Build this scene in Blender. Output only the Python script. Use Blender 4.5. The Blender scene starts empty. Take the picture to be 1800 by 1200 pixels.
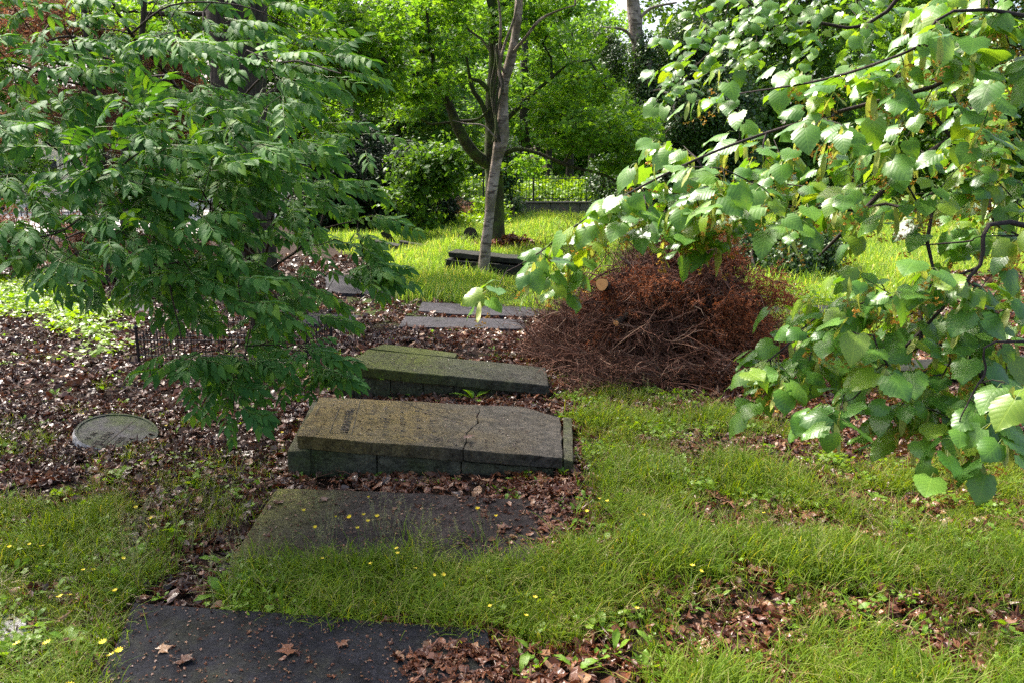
import bpy, bmesh, math, random
import numpy as np
from mathutils import Vector, Matrix, Euler

rng = np.random.default_rng(11)
random.seed(11)
R = math.radians
scene = bpy.context.scene
C = scene.collection

# ------------------------------------------------------------------ camera
FPX = 1400.0                       # focal length for an 1800 px wide picture
H = 2.1
TH = math.atan(300.0 / FPX)        # pitch down
cam_d = bpy.data.cameras.new('camera')
cam = bpy.data.objects.new('camera', cam_d)
C.objects.link(cam)
cam.location = (0, 0, H)
cam.rotation_euler = (math.pi / 2 - TH, 0, 0)
cam_d.sensor_width = 36.0
cam_d.lens = 28.0
cam_d.clip_start = 0.05
cam_d.clip_end = 1500
scene.camera = cam

# ------------------------------------------------------------------ light
SUN = Vector((-0.54, 0.56, 1.02)).normalized()      # direction towards the sun
world = bpy.data.worlds.new('World')
scene.world = world
world.use_nodes = True
wn = world.node_tree
wn.nodes.clear()
wo = wn.nodes.new('ShaderNodeOutputWorld')
wb = wn.nodes.new('ShaderNodeBackground')
ws = wn.nodes.new('ShaderNodeTexSky')
ws.sky_type = 'NISHITA'
ws.sun_disc = False
ws.sun_elevation = math.asin(SUN.z)
ws.sun_rotation = math.atan2(SUN.x, SUN.y)
ws.air_density = 1.0
ws.dust_density = 6.0
ws.ozone_density = 1.0
wb.inputs['Strength'].default_value = 0.15
wn.links.new(ws.outputs[0], wb.inputs[0])
wn.links.new(wb.outputs[0], wo.inputs[0])

sun_d = bpy.data.lights.new('sun', 'SUN')
sun_d.energy = 3.6
sun_d.angle = R(5.0)
sun_d.color = (1.0, 0.95, 0.86)
sun = bpy.data.objects.new('sun', sun_d)
sun.rotation_euler = SUN.to_track_quat('Z', 'Y').to_euler()
sun.location = (-10, 15, 20)
C.objects.link(sun)

scene.view_settings.view_transform = 'Standard'
scene.view_settings.look = 'None'
scene.view_settings.gamma = 1.0
scene.view_settings.use_curve_mapping = False
scene.view_settings.exposure = 1.55
scene.render.engine = 'CYCLES'
cy = scene.cycles
cy.max_bounces = 7
cy.diffuse_bounces = 4
cy.glossy_bounces = 3
cy.transmission_bounces = 6
cy.transparent_max_bounces = 6
cy.caustics_reflective = False
cy.caustics_refractive = False
cy.sample_clamp_indirect = 6.0
cy.use_denoising = False

# ------------------------------------------------------------------ pixel helpers (author's measure of the place)
def ray(px, py):
    a = (600.0 - py) / FPX
    return np.array([(px - 900.0) / FPX, math.cos(TH) + a * math.sin(TH), -math.sin(TH) + a * math.cos(TH)])

def G(px, py, z=0.0):
    """ground point seen at this place of the photograph"""
    d = ray(px, py)
    t = (z - H) / d[2]
    return np.array([d[0] * t, d[1] * t, z])

def PD(px, py, D):
    d = ray(px, py)
    t = D / d[1]
    return np.array([d[0] * t, D, H + d[2] * t])

def proj(p):
    p = np.atleast_2d(p)
    x, y, z = p[:, 0], p[:, 1], p[:, 2] - H
    dep = y * math.cos(TH) - z * math.sin(TH)
    up = y * math.sin(TH) + z * math.cos(TH)
    dep = np.where(dep < 0.01, 0.01, dep)
    return np.stack([900 + FPX * x / dep, 600 - FPX * up / dep, dep], 1)

def inpoly(x, y, poly):
    poly = np.asarray(poly)
    n = len(poly)
    ins = np.zeros(len(x), bool)
    j = n - 1
    for i in range(n):
        xi, yi, xj, yj = poly[i, 0], poly[i, 1], poly[j, 0], poly[j, 1]
        c = ((yi > y) != (yj > y)) & (x < (xj - xi) * (y - yi) / (yj - yi + 1e-12) + xi)
        ins ^= c
        j = i
    return ins

def snoise(x, y, z=0.0, s=1.0, seed=0):
    r = np.random.default_rng(seed)
    v = 0
    amp = 1.0
    tot = 0
    for o in range(4):
        for k in range(3):
            d = r.normal(size=3)
            d /= np.linalg.norm(d)
            f = s * (1.9 ** o) * r.uniform(0.8, 1.25)
            v = v + amp * np.sin((x * d[0] + y * d[1] + z * d[2]) * f * 6.283 + r.uniform(0, 6.283))
        tot += amp * 1.22
        amp *= 0.6
    return v / tot

# ------------------------------------------------------------------ object helpers
def tag(o, label=None, cat=None, group=None, kind=None):
    if label: o['label'] = label
    if cat: o['category'] = cat
    if group: o['group'] = group
    if kind: o['kind'] = kind
    return o

def empty(name, loc=(0, 0, 0), rotz=0.0):
    o = bpy.data.objects.new(name, None)
    o.location = tuple(loc)
    o.rotation_euler = (0, 0, rotz)
    o.empty_display_size = 0.1
    C.objects.link(o)
    return o

def thing(name, label, cat, loc=(0, 0, 0), group=None):
    return tag(empty(name, loc), label, cat, group)

def link(name, me, parent=None, kind=None):
    """parts are built in world space; the parent's own place is taken off again"""
    o = bpy.data.objects.new(name, me)
    C.objects.link(o)
    if parent is not None:
        o.parent = parent
        o.matrix_parent_inverse = parent_matrix(parent).inverted()
    if kind: o['kind'] = kind
    return o

def parent_matrix(p):
    m = Matrix.LocRotScale(p.location, p.rotation_euler, p.scale)
    while p.parent is not None:
        m = parent_matrix(p.parent) @ p.matrix_parent_inverse @ m
        break
    return m

def mesh_np(name, V, F, mats=(), mi=None, uv=None, smooth=False):
    V = np.asarray(V, np.float32)
    me = bpy.data.meshes.new(name)
    F = np.asarray(F)
    k = F.shape[1]
    me.vertices.add(len(V))
    me.vertices.foreach_set('co', V.ravel())
    me.loops.add(F.size)
    me.loops.foreach_set('vertex_index', F.astype(np.int32).ravel())
    me.polygons.add(len(F))
    me.polygons.foreach_set('loop_start', np.arange(0, F.size, k, dtype=np.int32))
    me.polygons.foreach_set('loop_total', np.full(len(F), k, np.int32))
    if mi is not None:
        me.polygons.foreach_set('material_index', np.asarray(mi, np.int32))
    me.polygons.foreach_set('use_smooth', np.full(len(F), smooth))
    if uv is not None:
        l = me.uv_layers.new(name='UVMap')
        l.data.foreach_set('uv', np.asarray(uv, np.float32)[F.ravel()].ravel())
    for m in mats:
        me.materials.append(m)
    me.update(calc_edges=True)
    me.validate()
    return me

class MB:
    """collects triangles/quads (stored as quads; a triangle repeats nothing: kept apart)"""
    def __init__(s):
        s.V = []; s.F = []; s.M = []; s.U = []; s.n = 0
    def add(s, V, F, m=0, uv=None):
        V = np.asarray(V, float); F = np.asarray(F)
        if F.shape[1] == 4:
            F = np.concatenate([F[:, [0, 1, 2]], F[:, [0, 2, 3]]])
        s.V.append(V); s.F.append(F + s.n); s.n += len(V)
        s.M.append(np.full(len(F), m))
        s.U.append(np.zeros((len(V), 2)) if uv is None else np.asarray(uv, float))
    def tube(s, P, r, k=6, m=0, cap=False, wob=0.0):
        P = np.asarray(P, float); n = len(P)
        r = np.full(n, r) if np.isscalar(r) else np.asarray(r, float)
        T = np.gradient(P, axis=0)
        T /= np.linalg.norm(T, axis=1)[:, None] + 1e-9
        ref = np.array([1.0, 0, 0]) if abs(T[0, 0]) < 0.8 else np.array([0, 1.0, 0])
        A = np.cross(T, ref); A /= np.linalg.norm(A, axis=1)[:, None] + 1e-9
        for i in range(1, n):
            a = A[i - 1] - T[i] * np.dot(A[i - 1], T[i])
            A[i] = a / (np.linalg.norm(a) + 1e-9)
        B = np.cross(T, A)
        th = np.linspace(0, 2 * np.pi, k, endpoint=False)
        rr = r[:, None] * np.ones((n, k))
        if wob:
            L = np.cumsum(np.r_[0, np.linalg.norm(np.diff(P, axis=0), axis=1)])
            rr = rr * (1 + wob * snoise(np.cos(th)[None, :] * 0.6 + 0 * rr, np.sin(th)[None, :] * 0.6 + 0 * rr, L[:, None] + 0 * rr, 0.8, int(abs(P[0, 0] * 977)) % 9999))
        V = P[:, None, :] + rr[..., None] * (np.cos(th)[None, :, None] * A[:, None, :] + np.sin(th)[None, :, None] * B[:, None, :])
        L = np.cumsum(np.r_[0, np.linalg.norm(np.diff(P, axis=0), axis=1)])
        U = np.stack([np.tile(th / 6.283, (n, 1)), np.tile(L[:, None], (1, k))], -1).reshape(-1, 2)
        i = np.arange(n - 1)[:, None]; j = np.arange(k)[None, :]
        a = i * k + j; b = i * k + (j + 1) % k
        F = np.stack([a, b, b + k, a + k], -1).reshape(-1, 4)
        V = V.reshape(-1, 3)
        s.add(V, F, m, U)
        if cap:
            for e in (0, n - 1):
                ring = V[e * k:(e + 1) * k]
                VV = np.vstack([ring, P[e]])
                FF = [(q, (q + 1) % k, k) for q in range(k)]
                if e == 0: FF = [(b_, a_, c_) for a_, b_, c_ in FF]
                s.add(VV, FF, m)
    def box(s, c, h, m=0, rot=None):
        c = np.asarray(c, float); h = np.asarray(h, float)
        V = np.array([[x, y, z] for x in (-1, 1) for y in (-1, 1) for z in (-1, 1)], float) * h
        if rot is not None: V = V @ np.asarray(rot).T
        F = [(0, 1, 3, 2), (4, 6, 7, 5), (0, 4, 5, 1), (2, 3, 7, 6), (0, 2, 6, 4), (1, 5, 7, 3)]
        s.add(V + c, F, m)
    def mesh(s, name, mats, smooth=False):
        return mesh_np(name, np.concatenate(s.V), np.concatenate(s.F), mats, np.concatenate(s.M), np.concatenate(s.U), smooth)
    def build(s, name, mats, parent=None, smooth=False, kind=None):
        return link(name, s.mesh(name, mats, smooth), parent, kind)

def smoothpath(pts, n):
    """Catmull-Rom through the points (last column may be a radius)"""
    P = np.asarray(pts, float)
    Q = np.vstack([2 * P[0] - P[1], P, 2 * P[-1] - P[-2]])
    out = []
    seg = len(P) - 1
    for u in np.linspace(0, seg, n):
        i = min(int(u), seg - 1); t = u - i
        a, b, c, d = Q[i], Q[i + 1], Q[i + 2], Q[i + 3]
        out.append(0.5 * ((2 * b) + (c - a) * t + (2 * a - 5 * b + 4 * c - d) * t * t + (3 * b - a - 3 * c + d) * t ** 3))
    return np.array(out)

# ------------------------------------------------------------------ materials
class NT:
    def __init__(s, name):
        s.m = bpy.data.materials.new(name); s.m.use_nodes = True
        s.t = s.m.node_tree; s.t.nodes.clear()
        s.out = s.n('ShaderNodeOutputMaterial')
    def n(s, typ, **kw):
        nd = s.t.nodes.new(typ)
        for k, v in kw.items():
            if k.startswith('i_'):
                nd.inputs[k[2:].replace('_', ' ')].default_value = v
            else: setattr(nd, k, v)
        return nd
    def l(s, a, b): s.t.links.new(a, b)
    def noise(s, scale, detail=4, rough=0.6, vec=None, dist=0.0):
        nd = s.n('ShaderNodeTexNoise'); nd.inputs['Scale'].default_value = scale
        nd.inputs['Detail'].default_value = detail; nd.inputs['Roughness'].default_value = rough
        nd.inputs['Distortion'].default_value = dist
        if vec is not None: s.l(vec, nd.inputs['Vector'])
        return nd.outputs['Fac']
    def ramp(s, fac, stops):
        nd = s.n('ShaderNodeValToRGB'); e = nd.color_ramp.elements
        while len(e) < len(stops): e.new(0.5)
        for q, (p, c) in enumerate(stops):
            e[q].position = p
            e[q].color = (c, c, c, 1) if np.isscalar(c) else (*c, 1)
        s.l(fac, nd.inputs[0]); return nd.outputs['Color']
    def mix(s, fac, a, b, blend='MIX'):
        nd = s.n('ShaderNodeMix'); nd.data_type = 'RGBA'; nd.blend_type = blend
        for v, i in ((fac, 0), (a, 6), (b, 7)):
            if hasattr(v, 'links'): s.l(v, nd.inputs[i])
            elif np.isscalar(v): nd.inputs[i].default_value = v if i == 0 else (v, v, v, 1)
            else: nd.inputs[i].default_value = (*v, 1)
        return nd.outputs[2]
    def math(s, op, a, b=None):
        nd = s.n('ShaderNodeMath'); nd.operation = op
        for v, i in ((a, 0), (b, 1)):
            if v is None: continue
            if hasattr(v, 'links'): s.l(v, nd.inputs[i])
            else: nd.inputs[i].default_value = v
        return nd.outputs[0]
    def bsdf(s, col, rough=0.6, bump=None, bstr=0.3, bdist=0.01, spec=0.5, metal=0.0, coat=0.0):
        p = s.n('ShaderNodeBsdfPrincipled')
        for v, k in ((col, 'Base Color'), (rough, 'Roughness')):
            if hasattr(v, 'links'): s.l(v, p.inputs[k])
            else: p.inputs[k].default_value = v if np.isscalar(v) else (*v, 1)
        p.inputs['Specular IOR Level'].default_value = spec
        p.inputs['Metallic'].default_value = metal
        p.inputs['Coat Weight'].default_value = coat
        p.inputs['Coat Roughness'].default_value = 0.15
        if bump is not None:
            b = s.n('ShaderNodeBump'); b.inputs['Strength'].default_value = bstr
            b.inputs['Distance'].default_value = bdist
            s.l(bump, b.inputs['Height']); s.l(b.outputs[0], p.inputs['Normal'])
        return p
    def done(s, sh):
        s.l(sh.outputs[0], s.out.inputs[0]); return s.m
    def coord(s, which='Object'):
        return s.n('ShaderNodeTexCoord').outputs[which]
    def rand(s): return s.n('ShaderNodeObjectInfo').outputs['Random']

def leaf_mat(name, a, b, rough=0.4, trans=0.45, tcol=None, spec=0.5, veins=0.0, coat=0.0, c=None):
    t = NT(name)
    rnd = t.rand()
    g = t.n('ShaderNodeNewGeometry')
    isl = g.outputs['Random Per Island']
    f = t.math('FRACT', t.math('ADD', t.math('MULTIPLY', rnd, 3.7), isl))
    stops = [(0.0, a), (1.0, b)] if c is None else [(0.0, a), (0.82, b), (0.93, c)]
    col = t.ramp(f, stops)
    pos = t.noise(0.45, 2, vec=t.n('ShaderNodeNewGeometry').outputs['Position'])
    col = t.mix(t.ramp(pos, [(0.35, 0.0), (0.68, 0.55)]), col, t.mix(1.0, col, (1.35, 1.18, 0.75), 'MULTIPLY'))
    bump = None
    if veins:
        sep = t.n('ShaderNodeSeparateXYZ'); t.l(t.n('ShaderNodeUVMap').outputs[0], sep.inputs[0])
        ax = t.math('ABSOLUTE', sep.outputs[0])
        s1 = t.math('SUBTRACT', sep.outputs[1], t.math('MULTIPLY', ax, 0.75))
        fr = t.math('ABSOLUTE', t.math('SUBTRACT', t.math('FRACT', t.math('MULTIPLY', s1, 6.0)), 0.5))
        side = t.ramp(fr, [(0.0, 1.0), (0.09, 0.0)])
        mid = t.ramp(ax, [(0.0, 1.0), (0.035, 0.0)])
        vv = t.mix(1.0, side, mid, 'LIGHTEN')
        col = t.mix(t.math('MULTIPLY', vv, 0.4 * veins), col, t.mix(1.0, col, (1.9, 1.6, 1.4), 'MULTIPLY'))
        puff = t.ramp(fr, [(0.0, 0.0), (0.5, 1.0)])
        fine = t.noise(40, 3, vec=t.n('ShaderNodeUVMap').outputs[0])
        bump = t.math('ADD', t.math('SUBTRACT', puff, vv), t.math('MULTIPLY', fine, 0.3))
    if veins > .9:
        mv = t.n('ShaderNodeVectorMath'); mv.operation = 'ADD'
        cb = t.n('ShaderNodeCombineXYZ'); t.l(t.math('MULTIPLY', rnd, 40.0), cb.inputs[0])
        t.l(t.n('ShaderNodeUVMap').outputs[0], mv.inputs[0]); t.l(cb.outputs[0], mv.inputs[1])
        blot = t.noise(4.5, 5, .7, mv.outputs[0])
        col = t.mix(t.ramp(blot, [(.66, 0.0), (.71, .75)]), col, (0.16, 0.085, 0.03))
        col = t.mix(t.ramp(blot, [(.28, .35), (.45, 0.0)]), col, (0.17, 0.22, 0.04))
    p = t.bsdf(col, rough, bump, 0.10, 0.003, spec, 0, coat)
    tr = t.n('ShaderNodeBsdfTranslucent')
    if tcol is None: tcol = (1.7, 1.55, 0.5)
    t.l(t.mix(1.0, col, tcol, 'MULTIPLY'), tr.inputs[0])
    mx = t.n('ShaderNodeMixShader'); mx.inputs[0].default_value = trans
    t.l(p.outputs[0], mx.inputs[1]); t.l(tr.outputs[0], mx.inputs[2])
    return t.done(mx)

def bark_mat(name, a, b, moss=None, scale=(9, 9, 1.6), bstr=0.9, mossfac=(0.5, 0.7), bands=None):
    t = NT(name)
    mp = t.n('ShaderNodeMapping'); mp.inputs['Scale'].default_value = scale
    t.l(t.coord(), mp.inputs[0])
    n1 = t.noise(1.6, 8, 0.7, mp.outputs[0], 0.6)
    n2 = t.noise(3.0, 3, 0.5, t.coord())
    col = t.ramp(n1, [(0.32, a), (0.66, b)])
    if bands:
        mp2 = t.n('ShaderNodeMapping'); mp2.inputs['Scale'].default_value = (3.5, 3.5, 13)
        t.l(t.coord(), mp2.inputs[0])
        nb = t.noise(1.0, 4, 0.65, mp2.outputs[0], 0.4)
        col = t.mix(t.ramp(nb, [(0.52, 0.0), (0.60, .9)]), col, bands)
    if moss:
        col = t.mix(t.ramp(n2, [(mossfac[0], 0.0), (mossfac[1], 0.85)]), col, moss)
    return t.done(t.bsdf(col, 0.85, n1, bstr, 0.03, 0.25))

def stone_mat(name, a, b, moss, mossfac=(0.45, 0.7), rough=0.55, speck=0.5, grad=None, wet=None, spec=0.4):
    """grad = (axis vector, start, end): side of the stone on which the lichen sits"""
    t = NT(name)
    co = t.coord()
    big = t.noise(2.2, 6, 0.65, co)
    mid = t.noise(14, 5, 0.65, co)
    fine = t.noise(160, 3, 0.7, co)
    patch = t.noise(38, 5, 0.75, co)
    col = t.ramp(t.math('ADD', t.math('MULTIPLY', mid, .6), t.math('MULTIPLY', patch, .4)), [(0.36, a), (0.62, b)])
    mf = t.ramp(t.math('ADD', t.math('MULTIPLY', big, 0.7), t.math('MULTIPLY', mid, 0.3)), [(mossfac[0], 0.0), (mossfac[1], 1.0)])
    if grad:
        dot = t.n('ShaderNodeVectorMath'); dot.operation = 'DOT_PRODUCT'
        t.l(co, dot.inputs[0]); dot.inputs[1].default_value = grad[0]
        mr = t.n('ShaderNodeMapRange'); mr.inputs[1].default_value = grad[1]; mr.inputs[2].default_value = grad[2]
        t.l(t.math('ADD', dot.outputs['Value'], t.math('MULTIPLY', big, 0.5)), mr.inputs[0])
        mf = t.mix(1.0, mf, mr.outputs[0], 'ADD')
        g2 = mr.outputs[0]
        mf = t.math('MULTIPLY', mf, t.math('ADD', t.math('MULTIPLY', g2, 0.8), 0.12))
    col = t.mix(t.math('MULTIPLY', mf, t.ramp(patch, [(.36, .45), (.56, 1.0)])), col, moss)
    stain = t.noise(5.5, 6, 0.8, co, 1.2)
    col = t.mix(t.ramp(stain, [(.38, .75), (.50, 0.0)]), col, t.mix(1.0, col, (.30, .28, .26), 'MULTIPLY'))
    col = t.mix(t.ramp(fine, [(0.55, 0.0), (0.75, speck)]), col, (0.012, 0.012, 0.014))
    grain = t.noise(55, 8, 0.85, co)
    col = t.mix(1.0, col, t.ramp(grain, [(0.34, .35), (.5, .95), (0.66, 2.0)]), 'MULTIPLY')
    fine2 = t.noise(95, 2, 0.7, co)
    col = t.mix(t.ramp(fine2, [(0.62, 0.0), (0.72, speck * 0.8)]), col, t.mix(1.0, col, (2.6, 2.5, 2.3), 'MULTIPLY'))
    rg = t.ramp(big, [(0.35, rough - 0.15), (0.7, min(rough + 0.2, 1))])
    h = t.math('ADD', t.math('MULTIPLY', mid, 0.6), t.math('MULTIPLY', grain, 0.8))
    return t.done(t.bsdf(col, rg, h, 1.0, 0.010, spec))

def flat_mat(name, col, rough=0.6, metal=0.0, var=0.25, scale=20):
    t = NT(name)
    n = t.noise(scale, 4, 0.6, t.coord())
    c = t.mix(1.0, col, t.ramp(n, [(0.3, 1 - var), (0.7, 1 + var)]), 'MULTIPLY')
    return t.done(t.bsdf(c, rough, n, 0.2, 0.004, 0.5, metal))

M = {}
M['lime'] = leaf_mat('lime_leaf', (0.055, 0.160, 0.028), (0.115, 0.255, 0.045), 0.36, 0.36, (2.3, 1.9, 0.4), 0.55, 1.0, 0.0, (0.15, 0.26, 0.03))
M['bract'] = leaf_mat('lime_bract', (0.30, 0.38, 0.10), (0.38, 0.44, 0.14), 0.5, 0.4, (1.2, 1.15, 0.6))
M['blossom'] = leaf_mat('lime_blossom', (0.55, 0.36, 0.07), (0.38, 0.20, 0.04), 0.7, 0.2, (1.2, 1.0, 0.5))
M['ash'] = leaf_mat('ash_leaf', (0.034, 0.120, 0.028), (0.078, 0.200, 0.044), 0.60, 0.32, (2.0, 1.8, 0.4), 0.20, 0.35, 0.0, (0.11, 0.23, 0.03))
M['maple'] = leaf_mat('maple_leaf', (0.072, 0.190, 0.024), (0.145, 0.280, 0.032), 0.45, 0.55, (1.75, 1.6, 0.45), 0.35)
M['far_leaf'] = leaf_mat('far_tree_leaf', (0.070, 0.175, 0.028), (0.135, 0.260, 0.038), 0.5, 0.55, (1.8, 1.65, 0.6), 0.35)
M['ivy'] = leaf_mat('ivy_leaf', (0.026, 0.070, 0.016), (0.055, 0.115, 0.024), 0.4, 0.25, (1.8, 1.7, 0.5), 0.4)
M['yew'] = leaf_mat('yew_needle', (0.008, 0.022, 0.009), (0.016, 0.040, 0.013), 0.6, 0.10, (1.5, 1.6, 0.5), 0.25)
M['dead'] = leaf_mat('dead_needle', (0.15, 0.050, 0.024), (0.31, 0.120, 0.052), 0.75, 0.25, (1.3, 1.0, 0.8), 0.2)
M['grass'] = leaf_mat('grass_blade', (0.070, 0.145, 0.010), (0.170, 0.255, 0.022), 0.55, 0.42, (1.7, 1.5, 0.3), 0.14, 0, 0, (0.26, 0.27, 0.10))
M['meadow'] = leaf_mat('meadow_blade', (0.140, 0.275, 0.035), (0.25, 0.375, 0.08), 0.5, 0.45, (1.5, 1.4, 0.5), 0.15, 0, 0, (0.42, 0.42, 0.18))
M['weed'] = leaf_mat('weed_leaf', (0.11, 0.24, 0.022), (0.17, 0.31, 0.035), 0.45, 0.38, (1.6, 1.45, 0.4), 0.35, 0.4)
M['cover'] = leaf_mat('ground_cover_leaf', (0.13, 0.25, 0.02), (0.20, 0.33, 0.025), 0.4, 0.42, (1.6, 1.5, 0.35), 0.4)
M['litter'] = leaf_mat('dead_leaf', (0.030, 0.016, 0.012), (0.105, 0.060, 0.048), 0.28, 0.10, (1.2, 0.9, 0.7), 0.42, 0.5, 0.0, (0.16, 0.115, 0.10))
M['litter_red'] = leaf_mat('rust_dead_leaf', (0.060, 0.020, 0.011), (0.175, 0.068, 0.034), 0.36, 0.12, (1.2, 0.9, 0.7), 0.45, 0.5, 0.0, (0.26, 0.150, 0.085))
M['twig'] = bark_mat('twig_bark', (0.020, 0.013, 0.010), (0.06, 0.042, 0.030), None, (30, 30, 6), 0.4)
def dead_twig():
    t = NT('dead_twig_bark')
    g = t.n('ShaderNodeNewGeometry').outputs['Random Per Island']
    n = t.noise(25, 3, .6, t.coord())
    c = t.ramp(t.math('FRACT', t.math('ADD', t.math('MULTIPLY', t.rand(), 5.3), g)), [(0, (0.030, 0.014, 0.009)), (.45, (0.12, 0.050, 0.030)), (.8, (0.22, 0.105, 0.068)), (1, (0.30, 0.20, 0.14))])
    c = t.mix(1.0, c, t.ramp(n, [(.3, .6), (.7, 1.3)]), 'MULTIPLY')
    return t.done(t.bsdf(c, .8, n, .3, .01, .2))
M['twig_red'] = dead_twig()
M['green_twig'] = flat_mat('green_stem', (0.16, 0.22, 0.05), 0.5)
M['bark_dark'] = bark_mat('ridged_dark_bark', (0.012, 0.010, 0.008), (0.085, 0.068, 0.050), (0.035, 0.05, 0.015), (14, 14, 1.3), 1.0, (0.6, 0.8))
M['bark_moss'] = bark_mat('mossy_bark', (0.018, 0.017, 0.010), (0.07, 0.065, 0.035), (0.07, 0.10, 0.02), (12, 12, 2.5), 0.9, (0.45, 0.62))
M['bark_birch'] = bark_mat('birch_bark', (0.20, 0.155, 0.12), (0.42, 0.34, 0.28), (0.11, 0.09, 0.05), (9, 9, 4), 0.9, (0.42, 0.62), (0.05, 0.035, 0.028))
M['bark_pale'] = bark_mat('pale_sapling_bark', (0.10, 0.09, 0.035), (0.20, 0.18, 0.07), (0.16, 0.18, 0.04), (12, 12, 3), 0.5)
M['bark_lime'] = bark_mat('lime_bark', (0.02, 0.015, 0.014), (0.075, 0.055, 0.050), None, (16, 16, 4), 0.6)
M['iron'] = flat_mat('black_iron', (0.018, 0.016, 0.017), 0.42, 0.3, 0.4, 60)
M['iron_far'] = flat_mat('park_railing_iron', (0.012, 0.016, 0.018), 0.5, 0.3, 0.3, 20)
M['cut'] = flat_mat('fresh_cut_wood', (0.80, 0.38, 0.13), 0.7, 0, 0.15, 60)
M['flower'] = flat_mat('yellow_petal', (0.80, 0.62, 0.02), 0.5, 0, 0.1)
M['wall'] = stone_mat('park_wall_stone', (0.10, 0.085, 0.065), (0.17, 0.145, 0.11), (0.05, 0.07, 0.02), (0.5, 0.75))
M['slab_near'] = stone_mat('wet_dark_slate', (0.008, 0.009, 0.013), (0.020, 0.020, 0.027), (0.040, 0.042, 0.022), (0.50, 0.70), 0.6, 0.6, spec=.10)
M['slab_flat'] = stone_mat('lichened_slate', (0.015, 0.012, 0.012), (0.050, 0.038, 0.036), (0.185, 0.175, 0.045), (0.55, 0.75), 0.55, 0.5, ((-1, 0.25, 0), 2.25, 2.95), spec=.08)
M['slab_a'] = stone_mat('worn_ledger_stone', (0.028, 0.026, 0.022), (0.098, 0.086, 0.072), (0.150, 0.112, 0.042), (0.46, 0.68), 0.6, 0.4, ((-1, 0, 0), 0.0, 1.4), spec=.12)
M['slab_b'] = stone_mat('mossy_ledger_stone', (0.026, 0.026, 0.022), (0.082, 0.076, 0.064), (0.085, 0.100, 0.024), (0.46, 0.72), 0.6, 0.4, ((-1, 0.1, 0), 0.7, 2.0), spec=.10)
M['base'] = stone_mat('green_stained_base_stone', (0.045, 0.044, 0.033), (0.125, 0.115, 0.080), (0.055, 0.075, 0.020), (0.42, 0.66), 0.7, 0.4, spec=.08)
M['slab_back'] = stone_mat('grey_back_slab', (0.022, 0.020, 0.026), (0.058, 0.052, 0.060), (0.05, 0.07, 0.02), (0.58, 0.8), 0.6, 0.4, spec=.12)
M['oval'] = stone_mat('grey_marker_stone', (0.028, 0.027, 0.033), (0.070, 0.067, 0.076), (0.050, 0.070, 0.018), (0.40, 0.55), 0.6, 0.5, spec=.15)
M['pale_stone_and_sunlit_rim'] = stone_mat('pale_marble_and_sunlit_rim', (0.30, 0.29, 0.29), (0.42, 0.41, 0.40), (0.16, 0.18, 0.09), (0.55, 0.75), 0.5, 0.3)
M['dark_tomb'] = stone_mat('black_mossy_tomb_stone', (0.010, 0.010, 0.008), (0.030, 0.030, 0.022), (0.030, 0.045, 0.012), (0.5, 0.75), 0.75, 0.4, spec=.2)
M['incised'] = flat_mat('incised_shadow_stone', (0.045, 0.038, 0.028), 0.9)
M['crack'] = flat_mat('crack_dark', (0.010, 0.009, 0.008), 0.95)  # near-black colour of the thin crack strips
M['render'] = flat_mat('off_white_house_render', (0.74, 0.70, 0.68), 0.8, 0, 0.06, 3)
M['roof'] = flat_mat('house_roof', (0.10, 0.08, 0.085), 0.7)
M['pane'] = flat_mat('window_pane', (0.05, 0.06, 0.08), 0.08, 0, 0.1)
M['white'] = flat_mat('white_paint', (0.78, 0.78, 0.76), 0.5, 0, 0.05)
M['pave'] = flat_mat('pale_pavement', (0.52, 0.48, 0.46), 0.5, 0, 0.12, 4)
M['blue'] = flat_mat('blue_car_paint', (0.03, 0.06, 0.26), 0.25, 0.2, 0.05)
M['tyre'] = flat_mat('tyre_rubber', (0.02, 0.02, 0.02), 0.8)

# ------------------------------------------------------------------ leaf prototypes (numpy pieces)
def blade_leaf(L, W, prof, rows=6, cols=3, fold=0.15, droop=0.2, lobe=0.0, wave=0.0, rnd=None, curl=0.0, teeth=0.0):
    """a leaf along +Y in the XY plane, normal +Z; returns V, F, UV"""
    t = np.linspace(0, 1, rows)
    u = np.linspace(-1, 1, cols)
    w = np.array([prof(a) for a in t]) * W
    X = w[:, None] * u[None, :]
    if teeth: X = X * (1 + teeth * ((-1.0) ** np.arange(rows))[:, None] * (np.abs(u)[None, :] > .9))
    Y = t[:, None] * L - lobe * L * np.abs(u)[None, :] ** 1.5 * (1 - t[:, None]) ** 3 + 0 * X
    Z = np.abs(X) * fold - droop * L * (t[:, None] ** 2) + 0 * X - curl * X * X / W
    if wave and rnd is not None:
        Z = Z + wave * L * (np.abs(u)[None, :] ** 2) * np.sin(t[:, None] * 9 + rnd.uniform(0, 6) + u[None, :] * 1.5)
    V = np.stack([X, Y, Z], -1).reshape(-1, 3)
    i = np.arange(rows - 1)[:, None]; j = np.arange(cols - 1)[None, :]
    a = i * cols + j
    F = np.stack([a, a + 1, a + cols + 1, a + cols], -1).reshape(-1, 4)
    UV = np.stack([X / L, Y / L], -1).reshape(-1, 2)
    return V, F, UV

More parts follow.
